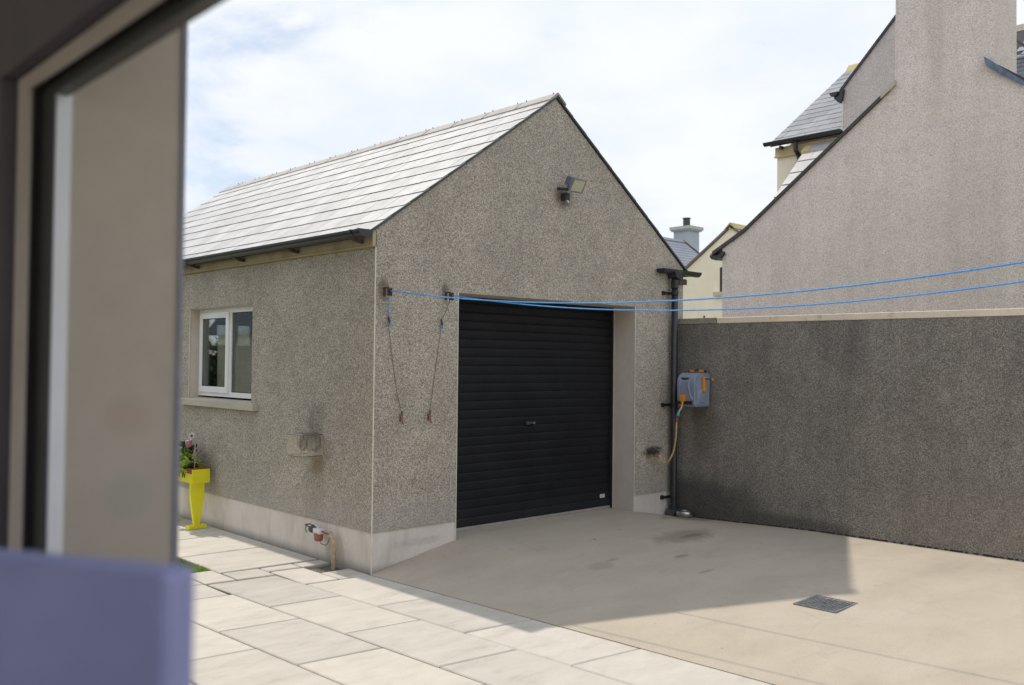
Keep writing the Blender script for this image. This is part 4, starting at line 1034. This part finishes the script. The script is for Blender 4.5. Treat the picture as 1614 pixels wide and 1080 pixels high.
for c in range(17):
    for j in range(28):
        x = 11.83+c*.225/sl_; z = bz(x)+.018; x2 = x+.27/sl_; z2 = bz(x2)+.006; y0 = -8+.28*j+(.14 if c % 2 else 0)
        zz2 = random.uniform(0, .004)
        mb.add([(x, y0, z+zz2), (x2, y0, z2+zz2), (x2, y0+.275, z2+zz2), (x, y0+.275, z+zz2), (x, y0, z-.012), (x, y0+.275, z-.012)], [(0,1,2,3),(0,3,5,4)])
tag(obj('slates', mb, 'slate_blue', mroof), kind='stuff')
mb = MB().box(15.02, 15.18, -9, 3.76, bz(15.1)-.02, bz(15.1)+.05)
r0 = None
for i in range(10):
    y = 3.76-.46*(i+1)
    if r0 is None: r0 = obj('ridge_tile', MB().prism([(14.95, bz(14.95)+.01), (15.1, bz(15.1)+.085), (15.25, bz(14.95)+.01)], 'y', y, y+.455), 'yellow_ridge', nh, origin=(15.1, y, 8.1))
    elif i < 3: cp(r0, (15.1, y, 8.1), nh)
obj('ridge_cap', MB().prism([(14.95, bz(14.95)+.01), (15.1, bz(15.1)+.085), (15.25, bz(14.95)+.01)], 'y', -9, 2.37), 'coping_old', nh)
mg = gutter(11.80, 5.945, 2.25, 3.83, 'main_gutter', nh, r=.07)
obj('main_downpipe', MB().tube([(11.82, 3.18, 5.87), (11.83, 3.18, 5.72), (11.93, 3.16, 5.60), (11.94, 3.16, 5.3), (11.94, 3.16, .3)], .045, 10), 'gutter', nh)
obj('gutter_foot', MB().box(11.84, 11.99, 3.50, 3.54, 5.80, 5.86), 'iron_brown', nh)
# wall dormer
dy0, dy1, dap = 2.285, -.35, .745
def dz_(y): return 8.36-1.075*abs(y-dap)
obj('dormer_wall', MB().prism([(dy1, 5.6), (dy0, 5.6), (dy0, dz_(dy0)), (dap, dz_(dap)), (dy1, dz_(dy1))], 'x', 11.93, 12.25), 'dash_mid', nh)
obj('dormer_bead', MB().box(11.922, 11.935, dy0-.004, dy0+.012, 5.9, 6.55), 'paint_bead', nh)
for a, b in ((dy0+.05, dap), (dap, dy1-.05)):
    mb = MB().add([(11.89,a,dz_(a)),(11.89,b,dz_(b)),(13.6,b,dz_(b)),(13.6,a,dz_(a)),(11.89,a,dz_(a)+.06),(11.89,b,dz_(b)+.06),(13.6,b,dz_(b)+.06),(13.6,a,dz_(a)+.06)],
                  [(0,1,5,4),(3,7,6,2),(4,5,6,7),(0,3,2,1),(0,4,7,3),(1,2,6,5)])
    obj('dormer_roof', mb, dv, nh)
dg_ = gutter(2.40, 6.66, 11.80, 12.6, 'dormer_gutter', nh, axis='x', r=.085)
obj('dormer_gutter_outlet', MB().prism([(2.24, 6.70), (2.42, 6.56), (2.34, 6.47), (2.27, 6.50)], 'x', 11.84, 11.97), 'gutter', nh)
# lean-to roof against the cream wall
ls = 1.05
ltm = MB().add([(10.2,2.99,4.10),(11.9,2.99,5.72),(11.9,1.0,5.72),(10.2,1.0,4.10),(10.2,2.99,4.05),(11.9,2.99,5.67),(11.9,1.0,5.67),(10.2,1.0,4.05)],
              [(3,2,1,0),(5,6,7,4),(1,5,4,0),(2,6,5,1),(3,7,6,2),(0,4,7,3)])
lt = obj('lean_to_roof', ltm, 'deck', nh)
upT = Vector((1.7, 0, 1.62))
lay_slates(lt, Vector((10.2, 1.02, 4.105)), Vector((0, 1, 0)), upT, .495, .38, 6, 1.98, 'slate_pale', th=.012, jitter=.002)
obj('lean_to_ridge', MB().prism([(11.76, 5.60), (11.90, 5.735), (11.90, 5.79), (11.745, 5.645)], 'y', 1.0, 3.0), 'slate_pale', nh)
obj('lean_to_ridge_end', MB().prism([(11.755, 5.595), (11.905, 5.74), (11.905, 5.795), (11.735, 5.645)], 'y', 2.86, 3.02), 'creamband', nh)
obj('lean_to_wall', MB().box(10.4, 11.99, 2.68, 2.88, -.05, 4.1), 'cream', nh)

# ------------------------------------------------------------------ cream house behind the garage
ch2 = thing('cream_house', (24, 10, 0), 'plain cream rendered gable house behind the garage and boundary wall', 'house')
CX = 20.; ca, cz, csl, hw = 9.95, 5.80, .712, 4.0
o = obj('gable_wall', MB().prism([(ca-hw, -.05), (ca+hw, -.05), (ca+hw, cz-csl*hw), (ca, cz), (ca-hw, cz-csl*hw)], 'x', CX, CX+.3), 'cream', ch2)
obj('side_wall', MB().box(CX+.3, CX+9, ca-hw, ca-hw+.3, -.05, cz-csl*hw), 'cream', ch2)
obj('side_wall', MB().box(CX+.3, CX+9, ca+hw-.3, ca+hw, -.05, cz-csl*hw), 'cream', ch2)
for s_ in (1, -1):
    a, b = ca, ca+s_*(hw+.2)
    za, zb = cz+.02, cz-csl*(hw+.2)+.02
    mb = MB().add([(CX-.06,a,za),(CX-.06,b,zb),(CX+9,b,zb),(CX+9,a,za),(CX-.06,a,za+.08),(CX-.06,b,zb+.08),(CX+9,b,zb+.08),(CX+9,a,za+.08)],
                  [(0,1,5,4),(3,7,6,2),(4,5,6,7),(0,3,2,1),(0,4,7,3),(1,2,6,5)])
    obj('roof', mb, plain('brown_grey_slates', (.16, .145, .12), .6).m, ch2)
for i in range(18):
    y0 = CX-.06+i*.5
    if i == 0: rr0 = obj('ridge_tile', MB().prism([(ca-.2, cz-.03), (ca, cz+.17), (ca+.2, cz-.03)], 'x', y0, y0+.49), 'yellow_ridge', ch2, origin=(y0, ca, cz))
    else: cp(rr0, (y0, ca, cz), ch2)
wn_ = obj('window', MB().box(CX-.02, CX+.02, 9.3, 10.32, 3.86, 4.62), 'black', ch2)
obj('window_sill', MB().box(CX-.12, CX, 9.25, 10.5, 3.74, 3.86), 'sill', ch2)

# ------------------------------------------------------------------ far house with the blue-grey chimney
fh = thing('chimney_house', (38, 28, 0), 'distant slate roofed house with square blue grey chimney and dark pot', 'house')
rY, rZ, fs_ = 26.0, 8.76, .75
def fz_(y): return rZ-fs_*abs(y-rY)
obj('wall', MB().box(28, 39.5, 20.3, 20.6, -.05, 4.4).box(28, 39.5, 31.4, 31.7, -.05, 4.4).prism([(20.6, -.05), (31.4, -.05), (31.4, 4.5), (rY, rZ-.1), (20.6, 4.5)], 'x', 39.2, 39.5).prism([(20.6, -.05), (31.4, -.05), (31.4, 4.5), (rY, rZ-.1), (20.6, 4.5)], 'x', 28, 28.3), 'cream', fh)
frf = obj('roof', MB().prism([(20.0, fz_(20)), (rY, rZ), (32, fz_(32)), (32, fz_(32)-.1), (rY, rZ-.12), (20, fz_(20)-.1)], 'x', 27.8, 39.6), 'deck', fh)
mb = MB(); nC = 24
for c in range(nC):
    y = 20.0+c*.25; z = fz_(y)
    for j in range(39):
        x = 27.8+j*.303
        mb.add([(x, y, z+.04), (x+.297, y, z+.04), (x+.297, y+.3, z+.235), (x, y+.3, z+.235), (x, y, z-.0), (x+.297, y, z-.0)], [(0,1,2,3),(0,4,5,1)])
tag(obj('slates', mb, 'roof_far', frf), kind='stuff')
obj('ridge', MB().prism([(rY-.2, rZ-.08), (rY, rZ+.09), (rY+.2, rZ-.08)], 'x', 27.8, 39.62), 'roof_far', frf)
obj('verge_strip', MB().add([(39.6, rY, rZ+.1), (39.72, rY, rZ+.1), (39.72, 20, fz_(20)+.1), (39.6, 20, fz_(20)+.1), (39.6, rY, rZ-.1), (39.72, rY, rZ-.1), (39.72, 20, fz_(20)-.1), (39.6, 20, fz_(20)-.1)], [(0,3,2,1),(1,2,6,5),(0,4,7,3),(0,1,5,4)]), dv, frf)
# lower wing
obj('wing_roof', MB().prism([(21.5, 5.0), (26.3, 8.28), (31, 5.0)], 'x', 39.73, 43.0), 'roof_far', fh)
obj('wing_wall', MB().box(39.7, 42.9, 22, 30.6, -.05, 5.1), 'cream', fh)
cst = obj('chimney', MB().box(40.2, 41.22, 26.0, 27.1, 6.5, 9.58), 'chimgrey', fh)
obj('chimney_cap', MB().box(40.02, 41.40, 25.82, 27.28, 9.58, 9.76).box(40.08, 41.34, 25.88, 27.22, 9.50, 9.58), 'chimcap', cst)
obj('chimney_pot', MB().lathe((40.65, 26.5, 9.76), [(.21, 0), (.21, .48), (.24, .5), (.24, .55), (.18, .55), (.17, .1)], 18), 'dark_metal', cst)

# ------------------------------------------------------------------ the viewer's house: wall, door frame, room
RY0 = -7.8
vh = thing('viewer_house', (-5.6, -6, 0), 'beige rendered house with dark door frame the picture looks out of', 'house')
cx_, cy_ = CAM.x, CAM.y
XI = cx_+.330; XF = cx_+.342; XB = cx_+.362; XO = cx_+.499
YP = cy_+1.248; YF = cy_+1.147; YN = cy_-.75
ZP, ZF, ZB, ZS = 1.944, 1.938, 1.911, 2.13
FL = .10
obj('interior_wall', MB().box(XI-.02, XI, YP, -2.2, FL, 2.6).box(XI-.02, XI, RY0+.1, YN, FL, 2.6).box(XI-.02, XI, YN, YP, ZP, 2.6), 'interior_wall', vh)
obj('plaster_edge', MB().box(XI, XF, YP, YP+.05, FL, ZP+.05).box(XI, XF, YN, YP, ZP-.0, ZP+.05), 'frame_trim', vh)
obj('architrave', MB().box(XI-.004, XI, cy_+1.188, cy_+1.231, FL, 1.941).box(XI-.004, XI, YN, cy_+1.188, 1.922, 1.941), 'frame_trim', vh)
df = obj('door_frame', MB().box(XF, XB-.004, YF+.004, YP+.2, FL, ZF+.2).box(XF, XB-.004, YN-.2, YF+.004, ZB, ZF+.2).box(XF, XB-.004, YN-.2, YN, FL, ZB), 'frame_dark', vh)
obj('frame_bead', MB().box(XF+.003, XB, YF, YF+.004, FL, ZB+.02), 'upvc', df)
# masonry with its reveal and lintel
ML = MB().box(XB+.0, XO, YF+.002, 1.0, -.05, 5.2).box(XB, XO, RY0, YN-.05, -.05, 5.2).box(XB, XO, YN-.05, YF+.002, ZS, 5.2)
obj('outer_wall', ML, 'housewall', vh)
obj('reveal_bead', MB().box(XO-.004, XO+.002, YF-.001, YF+.004, .0, 2.4), plain('grey_bead', (.28, .28, .33), .5).m, vh)
RX, RY = -6.5, -7.8
obj('floor', MB().box(RX, XI, RY, -2.2, -.05, FL), 'interior_floor', vh)
obj('threshold', MB().box(XI, XO, YN-.05, YF, -.05, FL+.02), 'frame_dark', vh)
obj('ceiling', MB().box(RX, XI-.02, RY, -2.2, 2.6, 2.7), 'room_paint', vh)
# unseen room behind the camera: two sides opened, walls pale, to brighten it
obj('room_wall', MB().box(RX, XI-.02, -2.3, -2.2, FL, 2.6).box(RX, RX+.1, RY+.1, -2.3, 2.35, 2.6).box(RX, XI-.02, RY, RY+.1, 2.35, 2.6)
    .box(RX, RX+.1, RY+.1, -2.3, FL, .5).box(RX, RX+.1, RY, RY+.1, FL, 2.35).box(RX, RX+.1, -5.0, -4.9, .5, 2.35), 'room_paint', vh)
obj('house_roof', MB().prism([(RX-.2, 5.2), (XO+.15, 5.2), (-5.0, 6.6)], 'y', RY-.2, 1.2), 'roof_far', vh)
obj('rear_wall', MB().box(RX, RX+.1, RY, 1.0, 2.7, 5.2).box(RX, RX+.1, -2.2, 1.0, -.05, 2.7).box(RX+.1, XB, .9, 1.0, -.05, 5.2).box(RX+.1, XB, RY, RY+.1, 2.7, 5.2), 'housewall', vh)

# high-backed blue chair close to the camera
bc = thing('blue_chair', (-3.95, -4.9, FL), 'blurred blue violet upholstered chair back close in the bottom left corner', 'chair')
dirv = Vector((-.485, .875, 0)).normalized(); nv = Vector((.875, .485, 0)).normalized()
p0 = Vector((-3.776, -5.200, 0))
F = Matrix((dirv, nv, Vector((0, 0, 1)))).transposed().to_4x4(); F.translation = p0
def lb(*a): return MB().box(*a).xf(F)
obj('backrest', lb(0, .50, 0, .034, .62, 1.469), 'blue_fabric', bc, bevel=.006, smooth=False)
obj('seat', lb(.0, .50, .03, .50, .52, .61), 'blue_fabric', bc, bevel=.02)
for u_, w_ in ((.02, .04), (.44, .04), (.02, .44), (.44, .44)): obj('leg', lb(u_, u_+.04, w_, w_+.04, FL, .52), 'wood', bc)
obj('seat_frame', lb(.01, .49, .02, .49, .49, .52), 'wood', bc)

# hedge and shed added out of view to fill the garage window reflection
hd_ = thing('added_hedge', (-6, 13, 0), 'dense green hedge added out of view for the garage window to reflect', 'hedge')
mb = MB()
for i in range(9000):
    x = random.uniform(-14, -.6); y = 12.5+random.uniform(-.5, .6); z = random.uniform(0, 2.1)+.2*math.sin(x*2); a = random.random()*6.28; r = .09
    n_v = Vector((random.uniform(-1, 1), random.uniform(-1, 1), random.uniform(-1, 1))).normalized(); u_ = n_v.orthogonal().normalized()*r; w_ = n_v.cross(u_)
    c0 = Vector((x, y, max(0, z))); mb.add([c0-u_, c0+w_*.5, c0+u_, c0-w_*.5], [(0,1,2,3)])
tag(obj('leaves', mb, 'hedge', hd_), kind='stuff')
obj('trunks', MB().box(-14, -.7, 12.3, 12.8, -.05, 1.7), 'leaf_dark', hd_)
gs = thing('added_shed', (-6, 10, 0), 'pale cream shed with low roof added out of view for the garage window to reflect', 'shed')
obj('shed_wall', MB().box(-8, -4.2, 9.6, 11.8, -.05, 2.1), 'cream', gs)
obj('shed_roof', MB().prism([(9.4, 2.1), (12, 2.1), (10.7, 2.9)], 'x', -8.2, -4.0), 'roof_far', gs)
print('SLATES', nL, kB, 'slabs', count)
